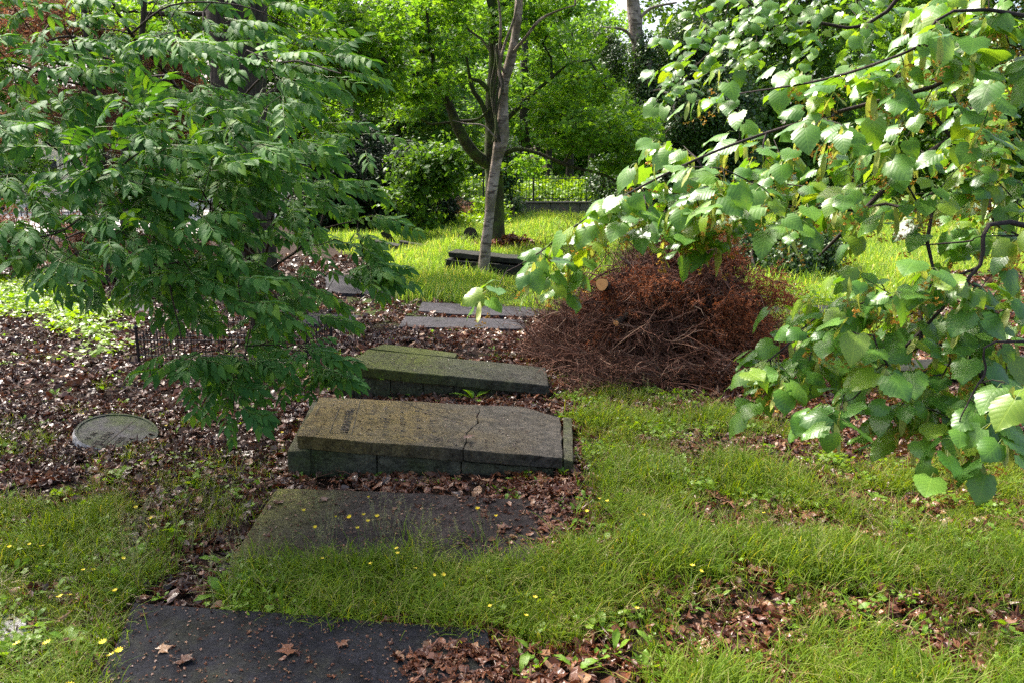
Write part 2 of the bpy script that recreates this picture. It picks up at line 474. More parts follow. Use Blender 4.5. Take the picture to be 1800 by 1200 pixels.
def heart(t):
    return float(np.interp(t, [0, 0.06, 0.16, 0.3, 0.45, 0.6, 0.75, 0.88, 0.96, 1], [0.42, 0.72, 0.94, 1.0, 0.93, 0.76, 0.52, 0.26, 0.08, 0.0]))
def lance(t):
    return float(np.interp(t, [0, 0.12, 0.3, 0.5, 0.7, 0.85, 1], [0.06, 0.55, 0.95, 1.0, 0.72, 0.36, 0.0]))
def strap(t):
    return float(np.interp(t, [0, 0.1, 0.5, 0.9, 1], [0.2, 0.7, 1.0, 0.8, 0.1]))
def spoon(t):
    return float(np.interp(t, [0, 0.25, 0.5, 0.75, 0.9, 1], [0.15, 0.25, 0.7, 1.0, 0.7, 0.0]))

def rotm(rx, ry, rz):
    return np.array(Euler((rx, ry, rz)).to_matrix())

def palmate(size, rnd, lobes=5, curl=0.25, cut=0.45, jag=True):
    """maple-like leaf: fan round the petiole point"""
    ang, rad = [], []
    spread = np.linspace(-125, 125, lobes)
    for k, a in enumerate(spread):
        l = 1.0 - 0.38 * (abs(a) / 125) ** 1.3
        if jag:
            for da, f in ((-13, 0.66), (-7, 0.72), (0, 1.0), (7, 0.72), (13, 0.66)):
                ang.append(a + da); rad.append(l * f * rnd.uniform(0.93, 1.07))
        else:
            for da, f in ((-12, 0.7), (0, 1.0), (12, 0.7)):
                ang.append(a + da); rad.append(l * f)
        if k < lobes - 1:
            ang.append((a + spread[k + 1]) / 2); rad.append(cut)
    ang = np.radians(np.array(ang)); rad = np.array(rad)
    X = np.sin(ang) * rad; Y = np.cos(ang) * rad
    fold = rnd.uniform(-curl, curl, 3)
    Z = fold[0] * X * X + fold[1] * Y * Y + fold[2] * X * Y * 1.5 + rnd.normal(0, curl * 0.16, len(X))
    V = np.vstack([[0, 0, 0], np.stack([X, Y, Z], 1)]) * size
    n = len(X)
    F = np.array([(0, q + 2, q + 1) for q in range(n - 1)])
    UV = V[:, :2] / size
    return V, F, UV

def proto(name, mb, mats, smooth=False):
    o = bpy.data.objects.new(name, mb.mesh(name, mats, smooth))
    return o

def cluster(seed, n, rad, leaf, mats, flat=0.55, twig=None, droop=0.5):
    rnd = np.random.default_rng(seed)
    mb = MB()
    for q in range(n):
        V, F, UV = leaf(rnd)
        d = rnd.normal(size=3); d /= np.linalg.norm(d)
        p = d * rad * rnd.uniform(0.15, 1.0) ** 0.6
        p[2] *= flat
        az = math.atan2(-p[0], p[1]) + rnd.normal(0, 0.8)
        Rm = rotm(0, 0, az) @ rotm(-droop + rnd.normal(0, 0.45), rnd.normal(0, 0.45), 0)
        mb.add(V @ Rm.T + p, F, 0, UV)
    if twig is not None:
        for q in range(4):
            a = rnd.uniform(0, 6.28)
            e = np.array([math.cos(a), math.sin(a), rnd.uniform(-.3, .3)]) * rad * 0.8
            mb.tube([np.zeros(3), e * 0.5 + rnd.normal(0, 0.03, 3), e], [0.006, 0.004, 0.002], 3, 1)
    return mb

# ------------------------------------------------------------------ scatter by geometry nodes (for stuff nobody could count)
_groups = {}
def gn_group(key, protos):
    if key in _groups: return _groups[key]
    col = bpy.data.collections.new('source_' + key)
    for k, p in enumerate(sorted(protos, key=lambda o: o.name)):
        col.objects.link(p)
    ng = bpy.data.node_groups.new('scatter_' + key, 'GeometryNodeTree')
    ng.interface.new_socket('Geometry', in_out='INPUT', socket_type='NodeSocketGeometry')
    ng.interface.new_socket('Geometry', in_out='OUTPUT', socket_type='NodeSocketGeometry')
    N = ng.nodes; L = ng.links
    gi = N.new('NodeGroupInput'); go = N.new('NodeGroupOutput')
    ci = N.new('GeometryNodeCollectionInfo'); ci.inputs['Collection'].default_value = col
    ci.inputs['Separate Children'].default_value = True
    ci.inputs['Reset Children'].default_value = True
    ip = N.new('GeometryNodeInstanceOnPoints')
    ip.inputs['Pick Instance'].default_value = True
    def attr(nm, ty):
        a = N.new('GeometryNodeInputNamedAttribute'); a.data_type = ty; a.inputs['Name'].default_value = nm
        return a.outputs['Attribute']
    e2r = N.new('FunctionNodeEulerToRotation')
    L.new(attr('rot', 'FLOAT_VECTOR'), e2r.inputs[0])
    L.new(gi.outputs[0], ip.inputs['Points'])
    L.new(ci.outputs[0], ip.inputs['Instance'])
    L.new(attr('idx', 'INT'), ip.inputs['Instance Index'])
    L.new(e2r.outputs[0], ip.inputs['Rotation'])
    L.new(attr('scl', 'FLOAT_VECTOR'), ip.inputs['Scale'])
    L.new(ip.outputs[0], go.inputs[0])
    _groups[key] = (ng, len(protos))
    return _groups[key]

def scatter(name, key, protos, P, rot, scl, parent=None, kind='stuff', idx=None):
    ng, n = gn_group(key, protos)
    P = np.asarray(P, np.float32)
    me = bpy.data.meshes.new(name)
    me.vertices.add(len(P))
    me.vertices.foreach_set('co', P.ravel())
    a = me.attributes.new('rot', 'FLOAT_VECTOR', 'POINT'); a.data.foreach_set('vector', np.asarray(rot, np.float32).ravel())
    scl = np.asarray(scl, np.float32)
    if scl.ndim == 1: scl = np.repeat(scl[:, None], 3, 1)
    a = me.attributes.new('scl', 'FLOAT_VECTOR', 'POINT'); a.data.foreach_set('vector', scl.ravel())
    if idx is None: idx = rng.integers(0, n, len(P))
    a = me.attributes.new('idx', 'INT', 'POINT'); a.data.foreach_set('value', np.asarray(idx, np.int32))
    me.update()
    o = link(name, me, parent, kind)
    m = o.modifiers.new('scatter', 'NODES'); m.node_group = ng
    return o

def euler_from(az, tilt, roll):
    return np.stack([tilt, roll, az], 1)

# ------------------------------------------------------------------ prototypes
def mk(key, count, fn, mats, smooth=False):
    return key, [proto('%s_%02d' % (key, i), fn(i), mats, smooth) for i in range(count)]

P_maple = mk('maple', 5, lambda i: cluster(100 + i, 24, 0.44, lambda r: palmate(r.uniform(.08, .125), r, 5, .3, .5, False), None, 0.32, True, .35), [M['maple'], M['twig']])
P_far = mk('far', 5, lambda i: cluster(200 + i, 24, 0.62, lambda r: palmate(r.uniform(.12, .19), r, 3, .35, .55, False), None, 0.4, True, .35), [M['far_leaf'], M['twig']])
M['mid_leaf'] = leaf_mat('mid_tree_leaf', (0.040, 0.110, 0.018), (0.085, 0.185, 0.026), 0.5, 0.42, (2.0, 1.7, 0.5), 0.3)
P_mid = mk('mid', 5, lambda i: cluster(250 + i, 26, 0.60, lambda r: palmate(r.uniform(.10, .17), r, 3, .35, .6, False), None, 0.45, True, .45), [M['mid_leaf'], M['twig']])
P_high = mk('high', 4, lambda i: cluster(300 + i, 26, 0.55, lambda r: blade_leaf(r.uniform(.10, .15), .04, lance, 3, 3, .2, .3), None, 0.5, True, .5), [M['ash'], M['twig']])
P_ivy = mk('ivy', 5, lambda i: cluster(400 + i, 60, 0.34, lambda r: palmate(r.uniform(.035, .06), r, 3, .2, .7, False), None, 0.9, True, .8), [M['ivy'], M['twig']])
def needle_cluster(i, n=110, rad=.32, l=.10):
    rnd = np.random.default_rng(500 + i); mb = MB()
    for q in range(9):
        d = rnd.normal(size=3); d[2] = d[2] * .5 - .15; d /= np.linalg.norm(d)
        e = d * rad
        mb.tube([np.zeros(3), e * .5 + rnd.normal(0, .02, 3), e + [0, 0, -.05]], [.004, .003, .0015], 3, 1)
        for k in range(n // 9):
            p = e * rnd.uniform(.1, 1)
            V, F, UV = blade_leaf(l * rnd.uniform(.6, 1.1), l * .13, lance, 3, 2, 0, .2)
            Rm = rotm(rnd.uniform(-1.2, .6), rnd.normal(0, .8), rnd.uniform(0, 6.28))
            mb.add(V @ Rm.T + p, F, 0, UV)
    return mb
P_yew = mk('yew', 4, needle_cluster, [M['yew'], M['twig']])
M['dead_pale'] = leaf_mat('brown_conifer_needle', (0.13, 0.062, 0.042), (0.25, 0.135, 0.095), 0.75, 0.25, (1.3, 1.1, 0.9), 0.2)
P_deadp = mk('deadpale', 4, lambda i: needle_cluster(i + 30, 120, .30, .07), [M['dead_pale'], M['twig_red']])
P_dead = mk('dead', 4, lambda i: needle_cluster(i + 20, 120, .30, .07), [M['dead'], M['twig_red']])

def tuft(seed, n, h0, h1, w, spread, lean):
    rnd = np.random.default_rng(seed); mb = MB()
    for q in range(n):
        L = rnd.uniform(h0, h1); az = rnd.uniform(0, 6.28)
        b = np.array([rnd.normal(0, spread), rnd.normal(0, spread), 0])
        ln = abs(rnd.normal(lean, .3)); ww = w * rnd.uniform(.6, 1.3)
        t = np.array([0, .3, .6, .85, 1.0])
        up = L * (t - .22 * ln * t ** 2 - .12 * ln * t ** 4); out = L * ln * .6 * t ** 1.8
        hw = ww * np.array([.8, 1, .85, .5, 0.06])
        d = np.array([math.cos(az), math.sin(az), 0]); s = np.array([-d[1], d[0], 0])
        c = b + out[:, None] * d + up[:, None] * np.array([0, 0, 1.0])
        V = np.concatenate([c - hw[:, None] * s, c + hw[:, None] * s])
        k = len(t)
        F = [(i, i + 1, i + 1 + k, i + k) for i in range(k - 1)]
        UV = np.zeros((len(V), 2))
        mb.add(V, F, 0, UV)
    return mb
P_grass = mk('grass', 5, lambda i: tuft(600 + i, 24, .05, .20, .0023, .055, .95), [M['grass']])
P_long = mk('longgrass', 4, lambda i: tuft(650 + i, 20, .09, .23, .0024, .05, 1.15), [M['grass']])
P_meadow = mk('meadow', 5, lambda i: tuft(700 + i, 46, .08, .24, .0045, .11, .6), [M['meadow']])

def seedhead(i):
    rnd = np.random.default_rng(800 + i); mb = MB()
    for q in range(5):
        h = rnd.uniform(.16, .30); a = rnd.uniform(0, 6.28); l = rnd.uniform(.02, .1)
        b = np.array([rnd.normal(0, .04), rnd.normal(0, .04), 0]); e = b + [math.cos(a) * l, math.sin(a) * l, h]
        mb.tube([b, (b + e) / 2 + [0, 0, .01], e], [.0012, .001, .0007], 3, 0)
        for k in range(26):
            z = rnd.uniform(0, .09); o = rnd.uniform(0, .022) * (1.1 - z / .09)
            aa = rnd.uniform(0, 6.28)
            p = e + [math.cos(aa) * o, math.sin(aa) * o, -z]
            V, F, UV = blade_leaf(.007, .0016, lance, 3, 2, 0, 0)
            mb.add(V @ rotm(rnd.uniform(-2, 2), 0, rnd.uniform(0, 6)).T + p, F, 0, UV)
    return mb
M['seed'] = leaf_mat('grass_seed_head', (0.26, 0.27, 0.13), (0.36, 0.36, 0.20), 0.6, 0.35, (1.2, 1.15, 0.7))
P_seed = mk('seed', 4, seedhead, [M['seed']])

def litter_leaf(i):
    rnd = np.random.default_rng(900 + i); mb = MB()
    if i % 3 < 2: V, F, UV = palmate(rnd.uniform(.045, .07), rnd, 5, .75, .38, True)
    else: V, F, UV = blade_leaf(.09, .03, lance, 6, 3, rnd.uniform(-.5, .8), rnd.uniform(-.5, .4), 0, .06, rnd)
    V = V - V.mean(0)
    mb.add(V, F, 0, UV)
    return mb
P_litter = mk('litter', 9, litter_leaf, [M['litter']])
P_rust = mk('rust', 9, litter_leaf, [M['litter_red']])

def twig_bit(i):
    rnd = np.random.default_rng(1000 + i); mb = MB()
    L = rnd.uniform(.12, .4); p = [np.array([0, 0, .006])]
    for k in range(5): p.append(p[-1] + [L / 5, rnd.normal(0, .012), rnd.normal(0, .004)])
    mb.tube(p, np.linspace(.004, .0015, 6), 4, 0)
    for k in (2, 3):
        mb.tube([p[k], p[k] + [.04, rnd.choice([-1, 1]) * .04, .01]], [.002, .001], 3, 0)
    return mb
P_twig = mk('twigbit', 5, twig_bit, [M['twig_red']])

M['straw'] = leaf_mat('dry_straw', (0.22, 0.18, 0.09), (0.34, 0.29, 0.16), 0.6, 0.25, (1.2, 1.0, 0.7), .3)
P_straw = mk('straw', 3, lambda i: tuft(750 + i, 9, .06, .16, .0016, .05, 1.6), [M['straw']])
def weedlet(i, big=False):
    rnd = np.random.default_rng(1100 + i); mb = MB()
    n = rnd.integers(5, 9)
    for q in range(n):
        L = rnd.uniform(.05, .10) * (1.5 if big else 1)
        V, F, UV = blade_leaf(L, L * rnd.uniform(.16, .26), spoon, 6, 3, .25, rnd.uniform(.1, .6), 0, .04, rnd)
        Rm = rotm(0, 0, q * 6.28 / n + rnd.normal(0, .3)) @ rotm(rnd.uniform(.4, 1.25), 0, 0)
        mb.add(V @ Rm.T, F, 0, UV)
    return mb
P_weed = mk('weedlet', 5, weedlet, [M['weed']])
def coverlet(i):
    rnd = np.random.default_rng(1200 + i); mb = MB()
    for q in range(14):
        V, F, UV = palmate(rnd.uniform(.025, .045), rnd, 3, .2, .75, False)
        h = rnd.uniform(.02, .09); p = np.array([rnd.normal(0, .06), rnd.normal(0, .06), h])
        Rm = rotm(rnd.normal(0, .35), rnd.normal(0, .35), rnd.uniform(0, 6.28))
        mb.add(V @ Rm.T + p, F, 0, UV)
    return mb
P_cover = mk('coverlet', 5, coverlet, [M['cover']])

# ================================================================== THE GROUND
def ground_z(x, y):
    return -0.015 + 0.014 * snoise(np.asarray(x, float), np.asarray(y, float), 0, 0.35, 5)

def build_ground():
    def axis(a, b, fine, n):
        s = np.linspace(-1, 1, n)
        return np.sign(s) * np.abs(s) ** 2.6 * (b - a) / 2 + fine
    xs = axis(-420, 420, 0, 161); ys = axis(-600, 600, 6, 201)
    X, Y = np.meshgrid(xs, ys, indexing='ij')
    Z = ground_z(X, Y)
    V = np.stack([X, Y, Z], -1).reshape(-1, 3)
    n, m = X.shape
    i = np.arange(n - 1)[:, None]; j = np.arange(m - 1)[None, :]
    a = i * m + j
    F = np.stack([a, a + m, a + m + 1, a + 1], -1).reshape(-1, 4)
    t = NT('leafy_soil')
    co = t.coord()
    n1 = t.noise(0.35, 5, 0.6, co); n2 = t.noise(9, 6, 0.7, co); n3 = t.noise(60, 3, 0.7, co)
    soil = t.ramp(t.math('ADD', t.math('MULTIPLY', n2, .5), t.math('MULTIPLY', n3, .5)), [(0.36, (0.008, 0.005, 0.004)), (0.52, (0.032, 0.018, 0.012)), (0.66, (0.085, 0.050, 0.034))])
    sep = t.n('ShaderNodeSeparateXYZ'); t.l(co, sep.inputs[0])
    far = t.n('ShaderNodeMapRange'); far.inputs[1].default_value = 10.5; far.inputs[2].default_value = 12.5
    t.l(sep.outputs[1], far.inputs[0])
    gr = t.ramp(n2, [(0.3, (0.045, 0.085, 0.014)), (0.7, (0.10, 0.15, 0.03))])
    rt = t.n('ShaderNodeMapRange'); rt.inputs[1].default_value = -3.2; rt.inputs[2].default_value = -2.0
    t.l(sep.outputs[0], rt.inputs[0])
    col = t.mix(t.math('MULTIPLY', far.outputs[0], rt.outputs[0]), soil, gr)
    p = t.bsdf(col, 0.85, t.math('ADD', n2, t.math('MULTIPLY', n3, .8)), 1.0, 0.04, 0.12)
    mat = t.done(p)
    link('ground', mesh_np('ground', V, F, [mat], smooth=True), None, 'structure')
build_ground()

# regions measured on the photograph, taken to the ground plane
def gpoly(pts): return np.array([G(a, b)[:2] for a, b in pts])
R_GA = gpoly([(1000, 700), (1110, 682), (1250, 705), (1420, 765), (1560, 795), (2050, 795), (2300, 1500), (1500, 1500), (1230, 1290), (1150, 1185), (1050, 1120),
              (950, 1105), (800, 1112), (650, 1100), (500, 1085), (385, 1062), (420, 985), (560, 955), (700, 962), (850, 972), (985, 985), (1040, 900), (1065, 840), (1015, 770)])
R_GB = gpoly([(-300, 900), (200, 872), (330, 925), (300, 1020), (235, 1045), (195, 1120), (150, 1300), (-300, 1300)])
R_GB2 = gpoly([(90, 840), (250, 790), (420, 810), (430, 900), (330, 960), (120, 900)])
R_GB3 = gpoly([(-100, 765), (75, 770), (80, 835), (-100, 860)])
R_GC = gpoly([(560, 412), (700, 395), (860, 382), (2300, 382), (2300, 470), (1620, 480), (1560, 590), (1380, 590), (1300, 520), (1000, 560), (900, 540), (720, 530), (700, 490), (620, 440)])
R_GD = gpoly([(-300, 480), (60, 490), (130, 500), (225, 555), (200, 590), (110, 585), (50, 565), (-300, 560)])
R_STRIP = gpoly([(395, 1062), (425, 990), (560, 962), (700, 962), (850, 968), (1000, 985), (1120, 1060), (1000, 1105), (850, 1112), (800, 1120), (650, 1108), (500, 1092)])
R_BARE = [(G(1490, 893)[:2], .40, .20), (G(1330, 1130)[:2], .42, .10), (G(1600, 1130)[:2], .35, .08), (G(1240, 960)[:2], .22, .07), (G(1700, 860)[:2], .3, .12)]
flat_stones = []      # polygons (world xy) of stones, with their top plane, kept clear of litter

def clear_of(x, y, keep=0.0):
    m = np.ones(len(x), bool)
    for poly, z in flat_stones:
        ins = inpoly(x, y, poly)
        m &= ~ins | (rng.random(len(x)) < keep)
    return m

def view_points(n, d0, d1, pad=1.25):
    """points of even density over the wedge of ground that can be seen"""
    y = np.sqrt(rng.uniform(d0 ** 2, d1 ** 2, n))
    x = rng.uniform(-1, 1, n) * (y * 0.643 * pad + .2)
    return x, y

def warp(x, y, a=.10, s=1.2):
    return x + a * snoise(x, y, 0, s, 31), y + a * snoise(x, y, 0, s, 32)

def grass_density(x, y):
    xx, yy = warp(x, y)
    d = np.zeros(len(x))
    d = np.maximum(d, inpoly(xx, yy, R_GA) * 1.0)
    d = np.maximum(d, inpoly(xx, yy, R_GB) * 0.9)
    d = np.maximum(d, inpoly(xx, yy, R_GB2) * 0.30)
    d = np.maximum(d, inpoly(xx, yy, R_GB3) * 0.5)
    for c, rx, ry in R_BARE:
        q = ((xx - c[0]) / rx) ** 2 + ((yy - c[1]) / ry) ** 2
        d = d * np.clip((q - .5) * 1.2, 0.06, 1)
    n = snoise(x, y, 0, .9, 77); n2 = snoise(x, y, 0, 3.2, 78)
    d = d * np.clip(.70 + 1.3 * n, .12, 1)
    d = np.maximum(d, inpoly(xx, yy, R_STRIP) * 1.0) * np.clip(.80 + 1.2 * n2, .18, 1)
    return d

# ================================================================== STONES
def solid(name, top, thick, mat, parent=None, bev=0.012, cell=0.06, rough=0.004, kind=None, bottom=None):
    """a slab with the given top outline (world points), worn edges"""
    bm = bmesh.new()
    c = Vector(np.mean(top, 0))
    tv = [bm.verts.new(Vector(p)) for p in top]
    if bottom is None: bottom = [np.array(p) - [0, 0, thick] for p in top]
    bv = [bm.verts.new(Vector(p)) for p in bottom]
    n = len(tv)
    bm.faces.new(tv); bm.faces.new(bv[::-1])
    for i in range(n): bm.faces.new((tv[i], bv[i], bv[(i + 1) % n], tv[(i + 1) % n]))
    bmesh.ops.recalc_face_normals(bm, faces=bm.faces)
    if bev: bmesh.ops.bevel(bm, geom=list(bm.edges), offset=bev, segments=2, profile=.6, affect='EDGES')
    P = np.array([v.co for v in bm.verts]); lo, hi = P.min(0), P.max(0)
    if cell:
        for ax in (0, 1):
            k = lo[ax] + cell
            nv = [0, 0, 0]; nv[ax] = 1
            while k < hi[ax]:
                co = [0, 0, 0]; co[ax] = k
                bmesh.ops.bisect_plane(bm, geom=list(bm.verts) + list(bm.edges) + list(bm.faces), plane_co=co, plane_no=nv, dist=1e-5)
                k += cell
    sd = random.randrange(9999)
    P = np.array([v.co for v in bm.verts])
    d = snoise(P[:, 0], P[:, 1], P[:, 2], 2.0, sd) * rough * .8
    e = snoise(P[:, 0], P[:, 1], P[:, 2], 7.0, sd + 1) * rough * 1.6
    for v, a, b in zip(bm.verts, d, e):
        v.co.z += a; 
        q = (v.co - c); q.z = 0
        if q.length > 0: v.co += q.normalized() * b
    me = bpy.data.meshes.new(name); bm.to_mesh(me); bm.free()
    me.polygons.foreach_set('use_smooth', np.zeros(len(me.polygons), bool))
    me.materials.append(mat)
    return link(name, me, parent, kind)

def lerp(a, b, t): return np.asarray(a, float) * (1 - t) + np.asarray(b, float) * t

def quad_plane(tl, tr, br, bl):
    """maps (u along the left-right, v front-back) to the surface"""
    def f(u, v, dz=0.0):
        p = lerp(lerp(bl, br, u), lerp(tl, tr, u), v)
        return p + np.array([0, 0, dz])
    return f

def ribbon_on(mb, f, pts, w, dz=0.0015, m=0):
    """a thin groove or line drawn along pts (u, v) on plane f"""
    P = np.array([f(u, v, dz) for u, v in pts])
    T = np.gradient(P, axis=0); T /= np.linalg.norm(T, axis=1)[:, None] + 1e-9
    S = np.cross(T, [0, 0, 1.0]); S /= np.linalg.norm(S, axis=1)[:, None] + 1e-9
    ww = w * (0.6 + .8 * rng.random(len(P)))[:, None] / 2
    V = np.concatenate([P - S * ww, P + S * ww]); k = len(P)
    mb.add(V, [(i, i + k, i + 1 + k, i + 1) for i in range(k - 1)], m)

def text_mesh(name, body, size, ext=0.002):
    cu = bpy.data.curves.new(name, 'FONT'); cu.body = body; cu.size = size; cu.extrude = ext
    cu.resolution_u = 2
    cu.align_x = 'LEFT'
    o = bpy.data.objects.new(name, cu)
    C.objects.link(o)
    dg = bpy.context.evaluated_depsgraph_get()
    me = bpy.data.meshes.new_from_object(o.evaluated_get(dg))
    bpy.data.objects.remove(o)
    return me

def text_on(name, body, size, origin, right, up, mat, parent, squash=1.0):
    me = text_mesh(name, body, size)
    me.materials.clear(); me.materials.append(mat)
    r = Vector(right).normalized(); u = Vector(up); u = (u - r * u.dot(r)).normalized(); n = r.cross(u)
    m = Matrix(((r.x * squash, u.x, n.x, origin[0]), (r.y * squash, u.y, n.y, origin[1]), (r.z * squash, u.z, n.z, origin[2]), (0, 0, 0, 1)))
    me.transform(m)
    return link(name, me, parent)

# --- tomb A: raised ledger with a cracked cover
zA = lambda px: float(np.interp(px, [520, 990], [0.285, 0.135]))
A_fl = G(522, 765, .285); A_fr = G(989, 803, .135); A_bl = G(562, 697, .285)
A_br = G(985, 733, .14); A_c = G(917, 714, .16)
tA = thing('raised_tomb', 'raised tomb in the middle with cracked inscribed cover slab, brownish lichen at its left end', 'tomb', G(760, 800))
def at_front(u): return lerp(A_fl, A_fr, u)
def at_back(u): return lerp(A_bl, A_c, u)
cr_f = at_front(.625); cr_b = at_back(.775); crack = [lerp(cr_f, cr_b, u) + np.array([dx, 0, 0]) for u, dx in ((0, 0), (.15, .006), (.32, -.012), (.48, .025), (.55, .055), (.7, .03), (.86, .035), (1, 0))]
gap = np.array([.0025, 0, 0])
solid('cover_slab', [A_fl] + [c - gap for c in crack] + [A_bl], .095, M['slab_a'], tA, .006)['label'] = 'left half of the broken cover slab with inscription'
solid('cover_slab', [A_fr, A_br, A_c] + [c + gap - [0, 0, .004] for c in crack[::-1]], .085, M['slab_a'], tA, .006)['label'] = 'plain right half of the broken cover slab, clipped corner'
fA = quad_plane(A_bl, at_back(1.0), A_fr, A_fl)
# the cracks and incised frame
mb = MB()
ribbon_on(mb, fA, [(.40 + .30 * t + .01 * rng.normal(), .97 - .52 * t + .01 * rng.normal()) for t in np.linspace(0, 1, 14)], .007, .004)
ribbon_on(mb, fA, [(.70 + .0 * t, .45 + .02 * t) for t in np.linspace(0, 1, 3)], .007, .004)
mb.build('crack', [M['crack']], tA)
mb = MB()
for a, b in (((.115, .12), (.115, .80)), ((.115, .12), (.20, .12)), ((.20, .12), (.20, .30)), ((.20, .30), (.20, .95)), ((.025, .50), (.025, .72)), ((.025, .50), (.055, .50)), ((.025, .72), (.055, .72))):
    ribbon_on(mb, fA, [(a[0] + (b[0] - a[0]) * t, a[1] + (b[1] - a[1]) * t) for t in np.linspace(0, 1, 8)], .006, .0035)
mb.build('incised_frame', [M['incised']], tA, kind='stuff')
rt = fA(.2, 1) - fA(.2, 0); upv = fA(0, .5) - fA(1, .5)
text_on('inscription', 'HERINNERING', .085, fA(.185, .15, .0015), rt, upv, M['incised'], tA, 1.02)
for k, u in enumerate((.26, .32, .39, .46, .52)):      # worn lines that cannot be read any more
    mb = MB()
    v = .12 + .05 * rng.random()
    while v < .88:
        for s in range(rng.integers(1, 4)):
            h = .035 + .01 * rng.random()
            ribbon_on(mb, fA, [(u, v), (u + h * rng.uniform(.5, 1) * .6, v + rng.normal(0, .006))], .0075, .0035)
            v += .014
        v += rng.choice([.02, .03, .08])
    mb.build('worn_inscription', [M['incised']], tA, kind='stuff')
# kerb stones of the base
b0 = G(529, 832); b1 = G(975, 832)
for k, (u0, u1) in enumerate(((0, .30), (.30, .63), (.63, 1.0))):
    p0 = lerp(b0, b1, u0); p1 = lerp(b0, b1, u1) - np.array([.006, 0, 0])
    z0 = .185 - .15 * u0; z1 = .185 - .15 * u1
    d = np.array([0.04, .86, 0]); w = np.array([0.01, .16, 0])
    top = [p0 + [0, 0, z0], p1 + [0, 0, z1], p1 + w + [0, 0, z1], p0 + w + [0, 0, z0]]
    bot = [np.array([q[0], q[1], -.08]) for q in top]
    solid('kerb_stone', top, .1, M['base'], tA, .008, .08, .004, None, bot)
# left end kerb and right end and back
for (q0, q1, z0) in ((G(507, 838), G(552, 742), .19),):
    w = np.array([.16, 0, 0])
    top = [q0 + [0, 0, z0], q0 + w * .95 + [0, .02, z0], q1 + w + [0, 0, z0], q1 + [0, 0, z0]]
    solid('kerb_stone', top, .1, M['base'], tA, .010, .08, .004, None, [np.array([q[0], q[1], -.08]) for q in top])
q0 = A_fr + [.0, .03, 0]; q1 = A_br + [.02, -.02, 0]
top = [np.array([q0[0] + .0, q0[1], .11]), np.array([q0[0] + .07, q0[1], .10]), np.array([q1[0] + .07, q1[1] + .08, .12]), np.array([q1[0], q1[1] + .08, .13])]
top = [p + [.008, 0, 0] for p in top]
solid('kerb_stone', top, .1, M['base'], tA, .008, .08, .003, None, [np.array([q[0], q[1], -.08]) for q in top])
p0 = lerp(b0, b1, .02) + [.02, .98, 0]; p1 = lerp(b0, b1, .95) + [.02, .98, 0]
top = [p0 + [0, -.14, .15], p1 + [0, -.14, .03], p1 + [0, 0, .03], p0 + [0, 0, .15]]
solid('kerb_stone', top, .1, M['base'], tA, .008, .1, .004, None, [np.array([q[0], q[1], -.08]) for q in top])
flat_stones.append((np.array([G(505, 838)[:2], G(978, 834)[:2], G(1002, 822)[:2], A_br[:2] + [.10, .1], A_c[:2] + [0, .02], A_bl[:2] - [.05, 0]]), .2))

# --- tomb B behind it
B_fl = G(613, 642, .33); B_fr = G(964, 677, .11); B_br = G(959, 645, .11); B_bl = G(646, 613, .33)
tB = thing('raised_tomb', 'mossy green raised tomb just behind the cracked inscribed one', 'tomb', G(790, 700))
solid('cover_slab', [B_fl, B_fr, B_br, B_bl], .10, M['slab_b'], tB, .012)
fB = quad_plane(B_bl, B_br, B_fr, B_fl)
for u in (.10, .14, .18, .22, .27):
    mb = MB(); v = .2
    while v < .85:
        ribbon_on(mb, fB, [(u, v), (u + .018, v)], .005, .004); v += rng.uniform(.02, .06)
    mb.build('worn_inscription', [M['incised']], tB, kind='stuff')
c0 = np.array([B_fl[0] + .03, B_fl[1] + .05, 0]); c1 = np.array([B_fr[0] - .02, B_fr[1] + .05, 0])
us = [0, .19, .36, .52, .70, .86, 1.0]
for a, b in zip(us[:-1], us[1:]):
    p0 = lerp(c0, c1, a); p1 = lerp(c0, c1, b) - np.array([.006, 0, 0])
    z0 = .226 - .22 * a; z1 = .226 - .22 * b
    top = [p0 + [0, 0, z0], p1 + [0, 0, z1], p1 + [0, .12, z1], p0 + [0, .12, z0]]
    solid('base_stone', top, .1, M['base'], tB, .006, .1, .003, None, [np.array([q[0], q[1], -.1]) for q in top])
p = c0 - np.array([.125, .0, 0])
top = [p + [0, .01, .20], p + [.118, .01, .20], p + [.20, .62, .21], p + [.08, .62, .21]]
solid('base_stone', top, .1, M['base'], tB, .012, .1, .004, None, [np.array([q[0], q[1], -.1]) for q in top])
p0 = lerp(c0, c1, .05) + [0.1, .5, 0]; p1 = lerp(c0, c1, 1) + [0.0, .5, 0]
top = [p0 + [0, 0, .2], p1 + [0, 0, .005], p1 + [0, .1, .005], p0 + [0, .1, .2]]
solid('base_stone', top, .1, M['base'], tB, .006, .1, .003, None, [np.array([q[0], q[1], -.1]) for q in top])
flat_stones.append((np.array([c0[:2] - [.13, 0], c1[:2], B_br[:2], B_bl[:2] + [0, .05]]), .2))

# --- slab behind B
tC = thing('tilted_slab', 'mossy stone slab tilted behind the green raised tomb', 'grave slab', G(730, 600))
K = [G(650, 612, .27), G(800, 628, .16), G(803, 621, .16), G(676, 603.5, .27)]
solid('slab', [K[0], K[1], K[2] + [0, .02, 0], K[3]], .07, M['slab_b'], tC, .008)
top = [K[0] + [.03, .03, -.075], K[1] + [0, .03, -.075], K[2] + [-.02, .0, -.075], K[3] + [.02, -.03, -.075]]
solid('block', top, .2, M['base'], tC, .005, .1, .003, None, [np.array([q[0], q[1], -.05]) for q in top])
flat_stones.append((np.array([q[:2] for q in K]), .2))

